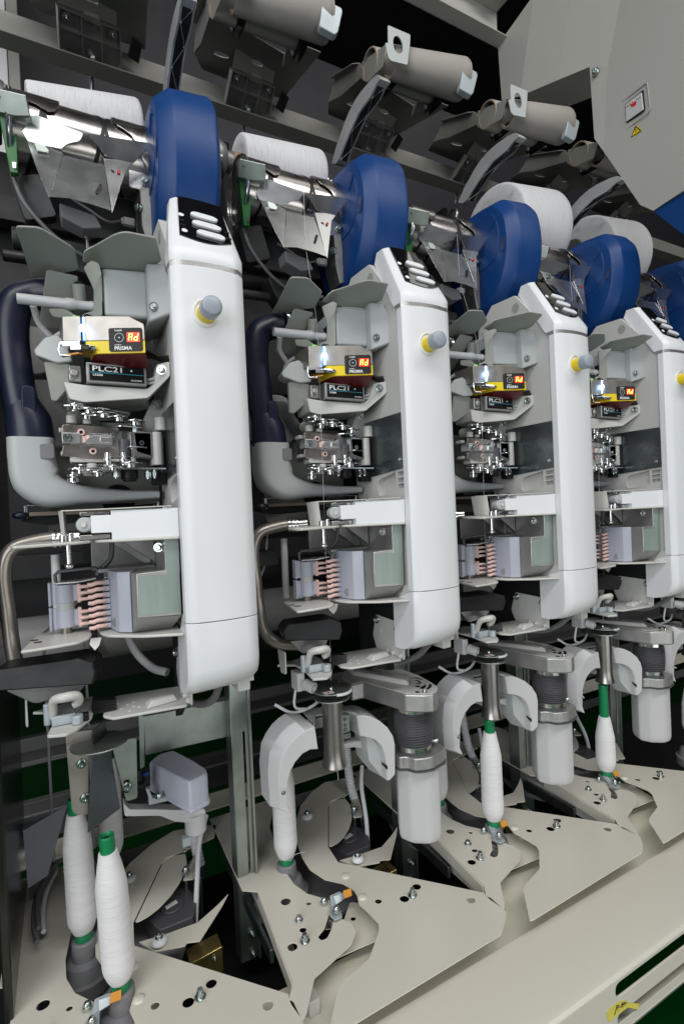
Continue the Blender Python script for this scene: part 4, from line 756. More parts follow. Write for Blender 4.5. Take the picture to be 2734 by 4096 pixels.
# spare tube
tb = Thing('paper_tube', (.06, .84, .88), 'spare paper tube over the second unit, cut by the top picture edge', 'paper tube', 'spare paper tubes lying in the trays')
def ptube(c0, c1, r0, r1, name):
    c0, c1 = V(c0), V(c1); ax = c1-c0; L_ = ax.length
    g = G().lathe(c0, ax, [(0, r0-.0035), (0, r0-.0005), (.001, r0), (L_-.006, r1), (L_-.001, r1-.002), (L_-.001, r1-.004)], 56, cap=False); o = tb.part(name, g, 'card', ang=60)
    g = G().lathe(c0, ax, [(.001, r0-.0033), (-.0006, r0-.0030), (-.0006, r0-.0010), (.0005, r0-.0006)], 48, cap=False); tb.part('rim', g, 'cardend', parent=o); g = G().lathe(c0, ax, [(L_-.008, r1+.0002), (L_-.003, r1-.0012), (L_, r1-.0035), (L_-.002, r1-.006)], 48, cap=False); tb.part('rim', g, 'cardend', parent=o)
    tb.part('inner_wall', G().lathe(c0, ax, [(.0004, r0-.0034), (L_-.003, r1-.0045)], 40, cap=False), 'card', parent=o)
ptube((-.030, .853, .884), (.144, .838, .898), .028, .0385, 'tube_wall')
tb2 = Thing('paper_tube', (.06, .87, .89), 'second spare paper tube, lying behind another one over the second unit', 'paper tube', 'spare paper tubes lying in the trays'); tb_keep = tb; tb = tb2
ptube((-.052, .893, .903), (.124, .892, .920), .029, .0385, 'tube_wall'); tb = tb_keep
labs = {1: ('tube tray over the second unit, at the top of the picture', 'front spare paper tube over the second unit, at the top edge', 'rear spare paper tube over the second unit, mostly hidden'),
        2: ('tube tray above the second blue cover, with a holed end bracket', 'front spare paper tube above the second blue cover', 'rear spare paper tube above the second blue cover'),
        3: ('tube tray beside the notch of the grey hood, fourth from the left', 'front spare paper tube ending at the notch of the hood', 'rear spare paper tube near the notch of the hood'),
        4: ('dark tube tray passing behind the slanting edge of the hood', 'front spare paper tube in the dark tray behind the hood', 'rear spare paper tube in the dark tray behind the hood'),
        5: ('darkest tube tray, far right under the hood', 'front spare paper tube in the farthest tray', 'rear spare paper tube in the farthest tray')}
for k in labs:
    dup(tt.e, k*PITCH, labs[k][0]); 
    if k > 1: dup(tb.e, k*PITCH, labs[k][1]); dup(tb2.e, k*PITCH, labs[k][2])
tb.e.location.x += PITCH; tb2.e.location.x += PITCH; tb.e['label'] = labs[1][1]; tb2.e['label'] = labs[1][2]
# beams, hood, panels
g = G().box((-.2, 1.15, .895), (3.2, 1.153, .967)); g.box((-.2, 1.108, .893), (3.2, 1.15, .896)); solo('support_beam', g, 'tray', 'long olive grey steel beam that carries all the tube trays', 'beam', base=(1.5, 1.15, .93), bevel=.001)
g = G().box((-.2, 1.08, 1.30), (1.152, 1.083, 1.40)); g.box((-.2, 1.04, 1.298), (1.152, 1.0795, 1.301)); g.box((-.2, 1.02, 1.40), (1.152, 1.083, 1.403)); solo('upper_beam', g, 'hood', 'cream channel beam running into the hood at the top', 'beam', base=(.5, 1.07, 1.35), bevel=.001)
HX = 1.15
hp = lambda pts, dx=0: [(HX+dx, p[1], p[2]) for p in UL(0, 'C', pts, 'X', HX)]
ho = Thing('machine_hood', (HX, .8, .9), 'large warm grey hood hanging at the upper right with a switch window', 'machine hood')
A1 = hp([(400, 285)])[0]; A2 = hp([(425, 630)])[0]; B1 = hp([(650, -20)])[0]; B2 = hp([(562, 614)])[0]; Cq1 = hp([(905, -150)])[0]; Cq2 = hp([(790, 512)])[0]; Cq3 = hp([(800, 506)])[0]
D1_ = hp([(1205, -200)])[0]; N1 = hp([(975, 420)])[0]; N2 = hp([(1005, 870)])[0]; E1_ = hp([(1060, 945)])[0]; K1 = hp([(1330, 1300)])[0]; K2 = hp([(1415, 1338)])[0]; K3 = hp([(1700, 1160)])[0]; K4 = hp([(1800, -300)])[0]
def sh(p, dx): return (p[0]+dx, p[1], p[2])
g = G()
polys = [[A1, A2, sh(B2, -.012), sh(B1, -.012)], [sh(B1, -.012), sh(B2, -.012), sh(Cq2, -.004), sh(Cq1, -.004)], [sh(Cq1, -.004), sh(Cq2, -.004), sh(N1, 0), sh(hp([(1085, 420)])[0], 0), sh(D1_, 0)]]
g.ext([A1, A2, sh(B2, -.014), sh(B1, -.014)], (.002, 0, 0)); g.ext([sh(B1, -.014), sh(B2, -.014), sh(Cq2, -.010), sh(Cq1, -.010)], (.002, 0, 0))
g.ext([sh(Cq1, -.010), sh(Cq2, -.010), N1, hp([(1090, 420)])[0], D1_], (.002, 0, 0)); g.ext([hp([(1090, 420)])[0], N1, N2, E1_], (.002, 0, 0)); g.ext([D1_, hp([(1090, 420)])[0], E1_, sh(K1, -.022), sh(K2, -.024), sh(K3, -.028), sh(K4, -.028)], (.002, 0, 0))
hb = ho.part('hood_panel', g, 'hood', ang=60)
g = G().ext([sh(Cq2, -.01), sh(B2, -.014), sh(B2, .12), sh(Cq2, .12)], (0, 0, .002)); g.ext([sh(Cq2, -.01), N1, sh(N1, .12), sh(Cq2, .12)], (0, 0, .002)); ho.part('notch_flange', g, 'hood', parent=hb)
g = G().ext(hp([(1412, 1341), (1620, 1205), (1620, 1500)], -.02), (.15, 0, 0)); ho.part('blue_skirt', g, 'blue')
hq = lambda pts, dx: [(x[0]+dx, x[1], x[2]) for x in hp(pts)]
def P_(pts, dx): 
    o = UL(0, 'P', pts, 'X', HX-.014); return [(HX-.014+dx-.0, p[1], p[2]) for p in o]
# the surface of the main panel slopes; find its offset at a point
def onhood(pts, lift=.0):
    p0 = np.array(D1_); a = np.array(sh(K2, -.024))-p0; b = np.array(E1_)-p0; n = np.cross(a, b); n = n/np.linalg.norm(n)
    if n[0] > 0: n = -n
    return [tuple(np.array(q)+n*lift) for q in UP(0, 'P', pts, p0, n)], V(n)
pts, nv = onhood([(640, 1490), (1040, 1170), (1090, 1560), (1060, 1630), (700, 1905), (660, 1880)]); P1 = rnd(pts, .006, 5); c_ = sum(P1, V())/len(P1)
R = [[p+nv*.0003 for p in P1], [p+nv*.0022 for p in P1], [c_+(p-c_)*.955+nv*.0022 for p in P1], [c_+(p-c_)*.93+nv*.0006 for p in P1]]
sf = ho.part('switch_frame', G().loft(R, False), 'hood', bevel=.0004)
pts, _ = onhood([(722, 1510), (985, 1298), (1012, 1590), (742, 1795)], .001); ho.part('switch_opening', G().ext(rnd(pts, .003), nv*.0006), 'black', parent=sf)
pts, _ = onhood([(742, 1520), (972, 1340), (1000, 1590), (752, 1768)], .0022); sw = ho.part('switch', G().ext(rnd(pts, .002), nv*.003), 'arch', parent=sf, bevel=.0008)
pts, _ = onhood([(818, 1500), (900, 1450), (905, 1510), (870, 1545), (838, 1555), (822, 1530)], .0054); ho.part('red_tab', G().ext(pts, nv*.0006), 'redpr', parent=sf)
pts, _ = onhood([(832, 1518), (897, 1477)], .0063); g = G(); g.text('ON', pts[0], V(pts[1])-V(pts[0]), V((0, 0, 1)), .007, m=0, font_w=.8)
pts, _ = onhood([(750, 1640), (965, 1490)], .0054); ho.part('lettering', g, 'labelw', parent=sf)
pts, _ = onhood([(752, 1560), (968, 1408), (970, 1412), (753, 1565)], .0054); ho.part('switch_line', G().ext(pts, nv*.0003), 'black', parent=sf)
pts, _ = onhood([(872, 1805), (967, 1885), (795, 2008)], .0006); sg = ho.part('warning_sign', G().ext(rnd(pts, .0012), nv*.0006), 'yellow')
c_ = sum((V(p) for p in pts), V())/3; inn = [c_+(V(p)-c_)*.88+nv*.0010 for p in pts]; inn2 = [c_+(V(p)-c_)*.66+nv*.0010 for p in pts]
g = G().ext(inn, nv*.0001, [inn2]); pts, _ = onhood([(876, 1838), (866, 1870), (884, 1862), (874, 1900), (887, 1892), (876, 1925), (880, 1900), (868, 1908), (880, 1874), (862, 1882), (868, 1850)], .0018); g.ext(pts, nv*.0001); ho.part('warning_symbol', g, 'black', parent=sg)
ho.part('screw', G().screw(tuple(UL(0, 'C', [(1015, 450)], 'X', HX-.004)[0]), (-1, 0, 0), .006), 'bolt')
pts = [U(0, 'C', 452, 130, 'Y', 1.03)]; g = G().box((1.06, 1.02, 1.38), (1.13, 1.03, 1.5)); ho.part('hanger', g, 'hood', bevel=.003)
# end panels at the left
xl = U(0, 'A', 45, 300, 'Y', 1.5)[0]; g = G().box((xl-.5, 1.5, .3), (xl, 1.52, 1.9)); solo('light_end_panel', g, 'arch', 'pale grey cabinet panel at the upper left edge', 'cabinet panel', bevel=.002)
xr = U(0, 'A', 122, 300, 'Y', 1.5)[0]; g = G().box((xl+.002, 1.49, -.4), (xr, 1.53, 1.9)); solo('end_post', g, 'tray', 'dark olive steel post beside the pale cabinet panel', 'post', bevel=.002)
g = G().ext(rnd([(-.078, .74, .40), (-.078, .93, .40), (-.078, 1.005, .33), (-.078, 1.005, -1.3), (-.078, .74, -1.3)], [.02, .08, .06, .01, .01], 8), (-.01, 0, 0)); solo('end_plate', g, 'endp', 'tall dark polished steel plate along the left picture edge', 'steel plate', bevel=.002)
zt = U(0, 'B', 640, 390, 'Y', 1.75)[2]
g = G().box((-.2, 1.75, .1), (4.5, 1.78, zt)); solo('rear_cabinet', g, 'slate', 'dark slate cabinet wall behind the tube trays', 'cabinet', bevel=.003)
g = G()
for i in range(9): g.box((-.3+i*.32+.015, 1.16, -.28), (-.3+i*.32+.03, 1.30, .85))
for z in (.30, .62, -.12): g.box((-.2, 1.25, z), (3.2, 1.29, z+.05))
g.box((-.2, 1.32, -.22), (3.2, 1.34, .80)); solo('rear_structure', g, 'dark', 'black rear frame of the machine seen between the units', 'machine structure', bevel=.001)
# ------------------------------------------------------------------ lower part: bobbin plates, belts, rail
ZP = -.595
pL = UL(2, 'L', [(315, 1320), (325, 1385), (352, 1410), (440, 1470), (445, 1440), (415, 1300), (540, 1160), (540, 1105), (500, 1070), (430, 1050), (395, 1035), (345, 975), (200, 945), (110, 905), (35, 850)], 'Z', ZP)
pL += UL(1, 'K', [(235, 1170), (190, 1060), (215, 940)], 'Z', ZP)+[(.02, 1.02, ZP), (-.095, 1.02, ZP), (-.098, .80, ZP), (-.078, .785, ZP)]
pR = UL(1, 'K', [(630, 1395), (520, 1370), (430, 1310), (385, 1240), (357, 1160), (345, 1040), (375, 930), (440, 850), (520, 790), (640, 765), (735, 760), (755, 815), (665, 858), (552, 905), (540, 930), (540, 1175), (600, 1268)], 'Z', ZP)
pR += UL(2, 'L', [(1145, 935), (1160, 950), (1185, 955), (1295, 1015), (1308, 1060), (1305, 1112), (625, 1532), (600, 1540), (590, 1490), (558, 1345), (575, 1310), (662, 1215), (658, 1100), (640, 1070), (550, 1015), (500, 990), (470, 950), (445, 930)], 'Z', ZP)
def hole(k, c, x, y, r, z=ZP):
    a = U(k, c, x, y, 'Z', z); return [(a[0]+r*math.cos(t*math.pi/10), a[1]+r*math.sin(t*math.pi/10), z) for t in range(20)]
hl = [hole(2, 'L', 102, 980, .0075), hole(2, 'L', 230, 988, .0036), hole(2, 'L', 255, 1100, .0048), hole(2, 'L', 236, 1172, .0068)]
sa = [U(2, 'L', x, y, 'Z', ZP) for x, y in [(360, 1030), (395, 1050), (404, 1100), (400, 1135), (375, 1145), (348, 1130), (366, 1095)]]
hl.append([tuple(p) for p in rnd(sa, .003, 3)])
hr = [hole(2, 'L', 596, 975, .0052), hole(2, 'L', 772, 910, .0068), hole(2, 'L', 730, 963, .0072), hole(2, 'L', 1087, 967, .0065), hole(1, 'K', 632, 858+12, .004)]
bp = Thing('bobbin_plate', (.06, .65, ZP), 'nearest bobbin plate with punched holes, at the bottom left corner', 'bobbin plate', 'cream bobbin plates')
g = G().ext([V(p)-V((0, 0, .0016)) for p in rnd(pL, .0015, 2)], (0, 0, .0016), [[(x, y, z-.0016) for x, y, z in h] for h in hl]); lp = bp.part('left_plate', g, 'beige', bevel=.0004)
g = G().ext([V(p)-V((0, 0, .0016)) for p in rnd(pR, .0015, 2)], (0, 0, .0016), [[(x, y, z-.0016) for x, y, z in h] for h in hr]); rp = bp.part('right_plate', g, 'beige', bevel=.0004)
g = G().ext([(p[0], p[1], p[2]) for p in [(-.0785, .783, ZP-.0018), (-.0925, .612, ZP-.0018), (-.0925, .612, ZP-.022), (-.0785, .783, ZP-.022)]], (.002, 0, 0)); bp.part('folded_edge', g, 'beige', parent=lp, bevel=.0005)
def zu(k, c, pts, z): return UL(k, c, pts, 'Z', z)
dl = zu(1, 'K', [(545, 908), (640, 890), (668, 925), (682, 975), (680, 1020), (665, 1070), (635, 1120), (600, 1155), (560, 1178), (545, 1178)], ZP-.003); bp.part('lens_plate', G().ext([V(p) for p in rnd(dl, .002, 2)], (0, 0, .0014)), 'beige', parent=rp, bevel=.0004)
dl = zu(1, 'K', [(690, 868), (720, 885), (748, 990), (740, 1000), (690, 1005)], ZP-.004); fl = bp.part('rear_lug', G().ext(rnd(dl, .002, 3), (0, 0, .0016)), 'beige', bevel=.0004)
dl = zu(1, 'K', [(606, 1262), (720, 1230), (860, 1180), (920, 1110), (953, 1060), (948, 1110), (912, 1255), (850, 1262), (848, 1275), (710, 1300)], ZP-.006); tp = bp.part('tip_plate', G().ext(rnd(dl, .0015, 2), (0, 0, .0016)), 'beige', bevel=.0004)
for (k, c, x, y) in ((1, 'K', 415, 985), (1, 'K', 717, 1240)):
    a = V(U(k, c, x, y+12, 'Z', ZP)); bp.part('white_bush', G().lathe(a, (0, 0, 1), [(0, .0105), (.003, .0100), (.006, .0075), (.0065, .004)], 28), 'wcable', parent=rp, ang=50); bp.part('screw', G().screw(a+V((0, 0, .006)), (0, 0, 1), .0038), 'bolt', parent=rp)
def bolts(lst, par):
    for k, c, x, y, r, h in lst:
        a = V(U(k, c, x, y, 'Z', ZP)); g = G()
        if h == 'acorn': g.cyl(a, a+V((0, 0, .005)), .0058, n=6); g.ball(a+V((0, 0, .006)), .0046)
        elif h == 'tall': g.lathe(a, (0, 0, 1), [(0, .0068), (.0015, .0068), (.0018, .0048), (.007, .0045)], 20); g.cyl(a+V((0, 0, .007)), a+V((0, 0, .011)), .0033, n=16)
        else: g.screw(a, (0, 0, 1), r)
        bp.part('screw', g, 'bolt', parent=par)
bolts([(2, 'L', 313, 990, .004, 'acorn'), (2, 'L', 213, 1060, .0042, ''), (2, 'L', 290, 1150, .004, 'tall')], lp)
bolts([(2, 'L', 768, 950, .004, 'tall')], rp)
for k, c, x, y in ((1, 'K', 745, 1475), (1, 'K', 642, 1350)):
    a = U(k, c, x, y, 'Z', ZP); bp.part('pressed_dimple', G().ball(a, .0075, 16, sq=(1, 1, .35)), 'beige', parent=rp)
for x, y in ((675, 825), (695, 945)):
    a = V(U(1, 'K', x, y, 'Z', -.585)); g = G().cyl((a.x, a.y, -.635), (a.x, a.y, -.588), .0035); g.screw((a.x, a.y, -.588), (0, 0, 1), .0042); bp.part('standoff', g, 'bolt', parent=fl)
# clamp with the orange pad
g = G().ext(rnd([(.0, .689, ZP+.0045), (.013, .694, ZP+.0045), (.012, .676, ZP+.0045), (.009, .665, ZP+.0045), (-.003, .665, ZP+.0045), (-.006, .675, ZP+.0045)], .002), (0, 0, .002)); g.ext([(.012, .690, ZP+.006), (.030, .694, ZP+.006), (.030, .697, ZP+.012), (.012, .700, ZP+.012)], (0, .002, 0)); g.ext(rnd([(.004, .690, ZP+.0045), (.026, .694, ZP+.0045), (.026, .704, ZP+.010), (.008, .704, ZP+.010)], .002), (0, 0, .002))
cl = bp.part('clamp_bracket', g, 'bluez', bevel=.0007); a = V((.004, .6745, ZP+.0065)); bp.part('acorn_nut', G().cyl(a, a+V((0, 0, .005)), .0055, n=6).ball(a+V((0, 0, .007)), .0045), 'bolt', parent=cl)
bp.part('orange_pad', G().obox((.0240, .6885, ZP+.0105), (.0125, -.001, 0), (.001, .005, .008), (0, -.0025, .0025)), 'orange', parent=cl, bevel=.0006)
g = G().ext(rnd(UL(2, 'L', [(362, 1035), (388, 1045), (404, 1100), (360, 1105)], 'Z', ZP-.006), .002), (0, 0, .001)); bp.part('spring_strip', g, 'steel', parent=cl)
bp.part('under_plate', G().ext(rnd(UL(2, 'L', [(455, 1240), (430, 1260), (420, 1000), (560, 1000), (700, 1140), (664, 1150)], 'Z', ZP-.022), .002), (0, 0, .0016), [hole(2, 'L', 470, 1070, .004, ZP-.022)]), 'beige', bevel=.0004)
# dark base plate and turntable under the opening, motor
g = G().cyl((.03, .86, -.66), (.03, .86, -.652), .115, n=48); bp.part('turntable', g, 'peg', bevel=.001)
g = G().ext(rnd([(.10, .82, -.65), (.15, .82, -.65), (.165, .86, -.65), (.15, .90, -.65), (.10, .90, -.65), (.085, .86, -.65)], .006), (0, 0, .030)); g.cyl((.125, .86, -.62), (.125, .86, -.617), .018, n=32); mt = bp.part('motor', g, 'rubber', bevel=.0015); bp.part('name_plate', G().ext([(.116, .852, -.6168), (.134, .858, -.6168), (.132, .866, -.6168), (.114, .860, -.6168)], (0, 0, .0002)), 'labelw', parent=mt)
g = G().tube([(.155, .84, -.66), (.165, .86, -.60), (.18, .90, -.56), (.20, .93, -.535)], .0042, 12, smooth=6); bp.part('white_cable', g, 'wcable')
P = cat([(.185, .93, -.62), (.182, .95, -.575), (.187, .97, -.53), (.195, .985, -.50)], 16); g = G().tube(P, [(.0095 if i % 2 else .0082) for i in range(len(P))], 14); bp.part('ribbed_conduit', g, 'wcable', ang=15)
g = G().box((.175, .90, -.80), (.182, .97, -.62)); g.box((.12, .915, -.72), (.18, .925, -.60)); g.box((-.09, .70, -.64), (-.084, 1.0, -.62)); g.box((-.02, .95, -.66), (.2, .98, -.63)); bp.part('support_frame', g, 'dsteel', bevel=.001)
g = G().ext(rnd([(.135, .79, -.665), (.185, .79, -.660), (.185, .79, -.70), (.135, .79, -.705)], .002), (0, .03, 0)); zb = bp.part('chromate_bracket', g, 'zyellow', bevel=.001); bp.part('bolt', G().screw((.172, .7895, -.672), (0, -1, 0), .003), 'bolt', parent=zb); bp.part('bolt', G().screw((.135, .80, -.68), (-1, -.3, 0), .004), 'bolt', parent=zb)
g = G().ext([(-.075, .60, -.62), (-.06, .60, -.62), (-.055, .86, -.62), (-.075, .86, -.62)], (0, 0, -.02)); bp.part('guide_channel', g, 'plate', bevel=.001)
for k, lab in ((1, 'bobbin plate under the grey arches, second from the left, with its gap open'), (2, 'bobbin plate holding the full white bobbin, third from the left'), (3, 'farthest bobbin plate, under the bobbin with the long green top'), (4, 'bobbin plate outside the row end, mostly cut by the right edge')):
    if k < 4: dup(bp.e, k*PITCH, lab)

solo('conveyor_belt', G().box((-.3, .545, -.644), (3, .657, -.64)), 'belt', 'cream woven conveyor belt running under the bobbin plates', 'conveyor belt', bevel=.0005)
solo('conveyor_belt', G().box((-.3, 1.06, -.604), (3, 1.12, -.60)), 'belt', 'grey rear conveyor belt far behind the bobbin plates', 'conveyor belt', bevel=.0005)
# front rail with slotted apron
RY = .438
ra = Thing('front_rail', (.6, .49, -.63), 'wide cream front rail crossing the lower right corner', 'front rail')
g = G().loft([[V((x, y, z)) for y, z in [(.547, -.660), (.547, -.632), (.5455, -.630), (.446, -.630), (.4405, -.6315), (.438, -.636), (.438, -.6365), (.4400, -.6365), (.44, -.6362), (.445, -.633), (.544, -.633), (.544, -.66)]] for x in (-.4, 3.2)]); rt = ra.part('rail_top', g, 'beige', ang=25)
def ap(pts): return UL(0, 'L', pts, 'Y', RY)
zt1, zl1, xs1, zt2, zl2, xs2 = -.6420, -.6605, .611, -.6835, -.6975, .613
s1 = rnd([(xs1, RY, zt1), (2.6, RY, zt1), (2.6, RY, zl1), (xs1, RY, zl1)], abs(zt1-zl1)*.5, 8)
s2 = rnd([(xs2, RY, zt2), (2.6, RY, zt2), (2.6, RY, zl2), (xs2, RY, zl2)], abs(zt2-zl2)*.5, 8)
zb_ = -.7085
outer = [(-.4, RY, -.6367), (3.2, RY, -.6367), (3.2, RY, zb_), (-.4, RY, zb_)]
g = G().ext(outer, (0, .0025, 0), [s1, s2]); g.box((-.4, RY, zb_-.002), (3.2, RY+.03, zb_)); ra.part('apron', g, 'beige', parent=rt, bevel=.0006)
g = G().box((-.4, RY+.02, -.745), (3.2, RY+.03, -.702)); ra.part('inner_rail', g, 'duct')
pts = UL(0, 'Z', [(592, 1730), (660, 1655), (760, 1590), (830, 1585), (870, 1610), (1000, 1622), (978, 1695), (860, 1668), (760, 1735), (680, 1800), (612, 1862), (598, 1800)], 'Y', RY); tpe = solo('tape_label', G().ext([(p[0], p[1]-.0008, p[2]) for p in pts], (0, .0004, 0)), 'tape', 'torn yellow tape strip with handwritten marks on the rail apron', 'tape')
g = G(); 
def ink(ps): 
    q = [(p[0], RY-.0012, p[2]) for p in ap(ps)]; g.tube(q, .0004, 6)
for st_ in ([(685, 1760), (715, 1640)], [(705, 1650), (738, 1632), (742, 1655), (712, 1672), (730, 1700)], [(748, 1655), (760, 1668)], [(775, 1610), (770, 1660)], [(790, 1600), (785, 1665)], [(772, 1635), (800, 1625)], [(800, 1605), (820, 1640), (808, 1600), (845, 1612)]): g.tube([(p[0], RY-.0012, p[2]) for p in UL(0, 'Z', st_, 'Y', RY)], .0004, 6)
o = mesh('handwriting', g, 'black', tuple(tpe.location)); o.parent = tpe

# ------------------------------------------------------------------ bobbin guards with arches and sleeve
bgd = Thing('bobbin_guard', (.03, .70, -.36), 'bobbin guard of pale grey arches around the empty steel sleeve, second unit', 'bobbin guard', 'pale grey arched bobbin guards')
pl0, pn = (.0, .705, -.35), (-.38, -.92, 0)
la = UP(1, 'N', [(440, 852), (450, 900), (465, 1040), (400, 1045), (335, 1080), (270, 1150), (235, 1230), (212, 1300), (205, 1480), (205, 1700), (60, 1640)], (.0, .700, -.35), (.33, -.944, 0))
la = UP(1, 'N', [(437, 850), (465, 1040), (400, 1043), (335, 1078), (272, 1150), (235, 1225), (212, 1310), (207, 1500)], (-.03, .692, -.36), (-.18, -.98, 0))+UP(1, 'K', [(322, 980), (256, 955)], (-.03, .692, -.36), (-.18, -.98, 0))+UP(1, 'N', [(150, 1520), (132, 1260), (148, 1150), (190, 1060), (240, 985), (300, 925), (360, 885)], (-.03, .692, -.36), (-.18, -.98, 0))
la = [V(p) for p in la]
def grow(p, c, s, d): q = V(p)-c; return c+V((q.x*s, q.y, q.z*s))+V(d)
cA = V((-.01, .70, -.41))
g = G().loft([la, [grow(p, cA, 1.0, (-.004, .012, 0)) if False else V((p.x-.003, p.y+.008, p.z)) for p in la]], True)
n_out = 10; outer_i = list(range(9, len(la))); R0 = la; R1 = []
for i, p in enumerate(la):
    out_ = (i >= 9); R1.append(V((p.x-(.010 if out_ else 0), p.y+.016, p.z+(.010 if out_ and p.z > -.37 else 0))))
R2 = [V((p.x, p.y+.038, p.z)) for p in R1]
g = G().loft([R0, R1, R2]); ga = bgd.part('left_arch', g, 'arch', bevel=.0012, ang=30); bgd.part('screw', G().screw((-.0635, .6895, -.399), (-.1, -1, 0), .0022), 'bolt', parent=ga)
pA, nA = (.095, .700, -.36), (-.55, -.83, 0)
rA = [V(p) for p in UP(1, 'N', [(785, 760), (812, 932), (850, 935), (900, 945), (950, 968), (990, 1010), (1018, 1080), (1030, 1160), (1036, 1303), (1065, 1300), (1108, 1250), (1106, 1000), (1090, 930), (1045, 860), (980, 805), (910, 770), (850, 757)], pA, nA)]
dirb = V((-.0, .05, .0)); R1 = [V((p.x+(.006 if i > 9 else -.002), p.y+.05, p.z)) for i, p in enumerate(rA)]
g = G().loft([rA, R1]); gb = bgd.part('right_arch', g, 'arch', bevel=.0012, ang=30)
iw = [V(p)+V((.0, .012, 0)) for p in UP(1, 'N', [(905, 950), (950, 975), (985, 1010), (1016, 1080), (1028, 1160), (1034, 1300), (920, 1160), (905, 1040)], pA, nA)]
g = G().ext(iw, (-.006, .03, 0)); bgd.part('inner_wall', g, 'grey', parent=gb, bevel=.0006)
bgd.part('slot', G().ext(UP(1, 'N', [(990, 1143), (1043, 1180), (1043, 1208), (1035, 1208), (995, 1165)], (.095, .6985, -.36), nA), (0, .0005, 0)), 'black', parent=gb)
top_ = [V(p) for p in [(-.004, .705, -.326), (.0, .76, -.322), (.07, .76, -.326), (.074, .712, -.3285), (.06, .735, -.327), (.012, .735, -.324)]]
g = G().ext(rnd(top_, .004), (0, 0, .003)); g.ext(rnd([(-.003, .738, -.327), (.075, .73, -.33), (.10, .73, -.335), (.105, .735, -.345), (.08, .735, -.345), (-.003, .742, -.345)], .003), (0, .004, 0)); bgd.part('bridge', g, 'arch', bevel=.0008)
g = G().box((.045, .728, -.358), (.068, .732, -.330)); bk = bgd.part('bracket', g, 'zinc', bevel=.0006); g = G()
for z in (-.336, -.345, -.353): bgd.part('screw', G().screw((.060, .7275, z), (0, -1, 0), .0022), 'bolt', parent=bk)
g = G().ext(rnd([(.035, .735, -.379), (.075, .73, -.377), (.115, .725, -.379), (.115, .725, -.393), (.095, .725, -.393), (.075, .73, -.386), (.035, .735, -.384)], .003), (0, .02, 0)); bgd.part('swing_link', g, 'arch', bevel=.0012); g = G().box((.05, .74, -.374), (.075, .755, -.366)); g.screw((.06, .747, -.366), (0, 0, 1), .004); bgd.part('pivot', g, 'bolt')
g = G().lathe((.0255, .7025, -.285), (0, 0, -1), [(0, .0155), (.075, .0155), (.09, .0160), (.098, .0178), (.103, .0192), (.104, .0178), (.10, .015)], 48, cap=False); g.cyl((.0255, .7025, -.286), (.0255, .7025, -.288), .015); slv = bgd.part('sleeve', g, 'tube', ang=60)
g = G().cyl((.0255, .7025, -.2865), (.0255, .7025, -.2845), .0275, n=48); bgd.part('lower_disc', g, 'zinc', parent=slv, bevel=.0005)
g = G().cyl((.0255, .7045, -.2745), (.0255, .7045, -.2728), .0300, n=48); g.ext(rnd([(.0, .73, -.2745), (-.01, .76, -.2745), (.03, .77, -.2745), (.055, .725, -.2745)], .006), (0, 0, .0016)); ud = bgd.part('upper_disc', g, 'zinc', bevel=.0004)
g = G().box((.006, .6835, -.2727), (.021, .694, -.2725)); lbp = bgd.part('sticker', g, 'labelw', parent=ud)
ring = [[V((.0133+math.cos(2*math.pi*i/24)*r, .6888+math.sin(2*math.pi*i/24)*r*.78, -.2723)) for i in range(24)] for r in (.0042, .0050)]
g = G().loft(ring, False); g.ext([(.0102, .6862, -.27235), (.0108, .6858, -.27235), (.0165, .6914, -.27235), (.0159, .6918, -.27235)], (0, 0, .0001)); bgd.part('prohibition_mark', g, 'redpr', parent=ud)
g = G().ext([(.0112, .6885, -.2724), (.0145, .6905, -.2724), (.0155, .6888, -.2724), (.0138, .6868, -.2724), (.0118, .6875, -.2724)], (0, 0, .00005)); bgd.part('pictogram', g, 'black', parent=ud)
g = G().lathe((.0258, .703, -.2726), (0, 0, 1), [(0, .0040), (.0014, .0036), (.0014, .002), (0, .0018)], 24, cap=False); bgd.part('eyelet', g, 'steel', parent=ud)
P = [V((.0255+.0302*math.cos(a), .7045+.0302*math.sin(a), -.274-.0028*math.sin((a+1.7)*.9))) for a in [(-1.75+.13*i) for i in range(16)]]; bgd.part('white_tube', G().tube(P, .0022, 8), 'wcable', parent=ud)
g = G().cyl((-.012, .715, -.262), (-.004, .700, -.266), .0085, n=24); g.cyl((-.004, .700, -.266), (-.003, .698, -.2665), .004, n=12); g.box((-.024, .715, -.272), (-.012, .74, -.245)); bgd.part('air_cylinder', g, 'arch', bevel=.0008)
g = G().tube([(-.02, .73, -.265), (-.022, .735, -.30), (.0, .74, -.31)], .002, 8, smooth=5); g.tube([(-.045, .76, -.30), (-.02, .75, -.315), (.01, .74, -.308), (.03, .745, -.298)], .0024, 8, smooth=5); bgd.part('air_hose', g, 'wcable')
gds = [bgd.e]; bgd.e.location.x += PITCH
for k, lab in ((1, 'bobbin guard with steel sleeve above the full bobbin, third unit'), (2, 'bobbin guard with steel sleeve above the long green bobbin top, fourth unit'), (3, 'bobbin guard cut by the right picture edge')):
    dup(bgd.e, k*PITCH, lab)

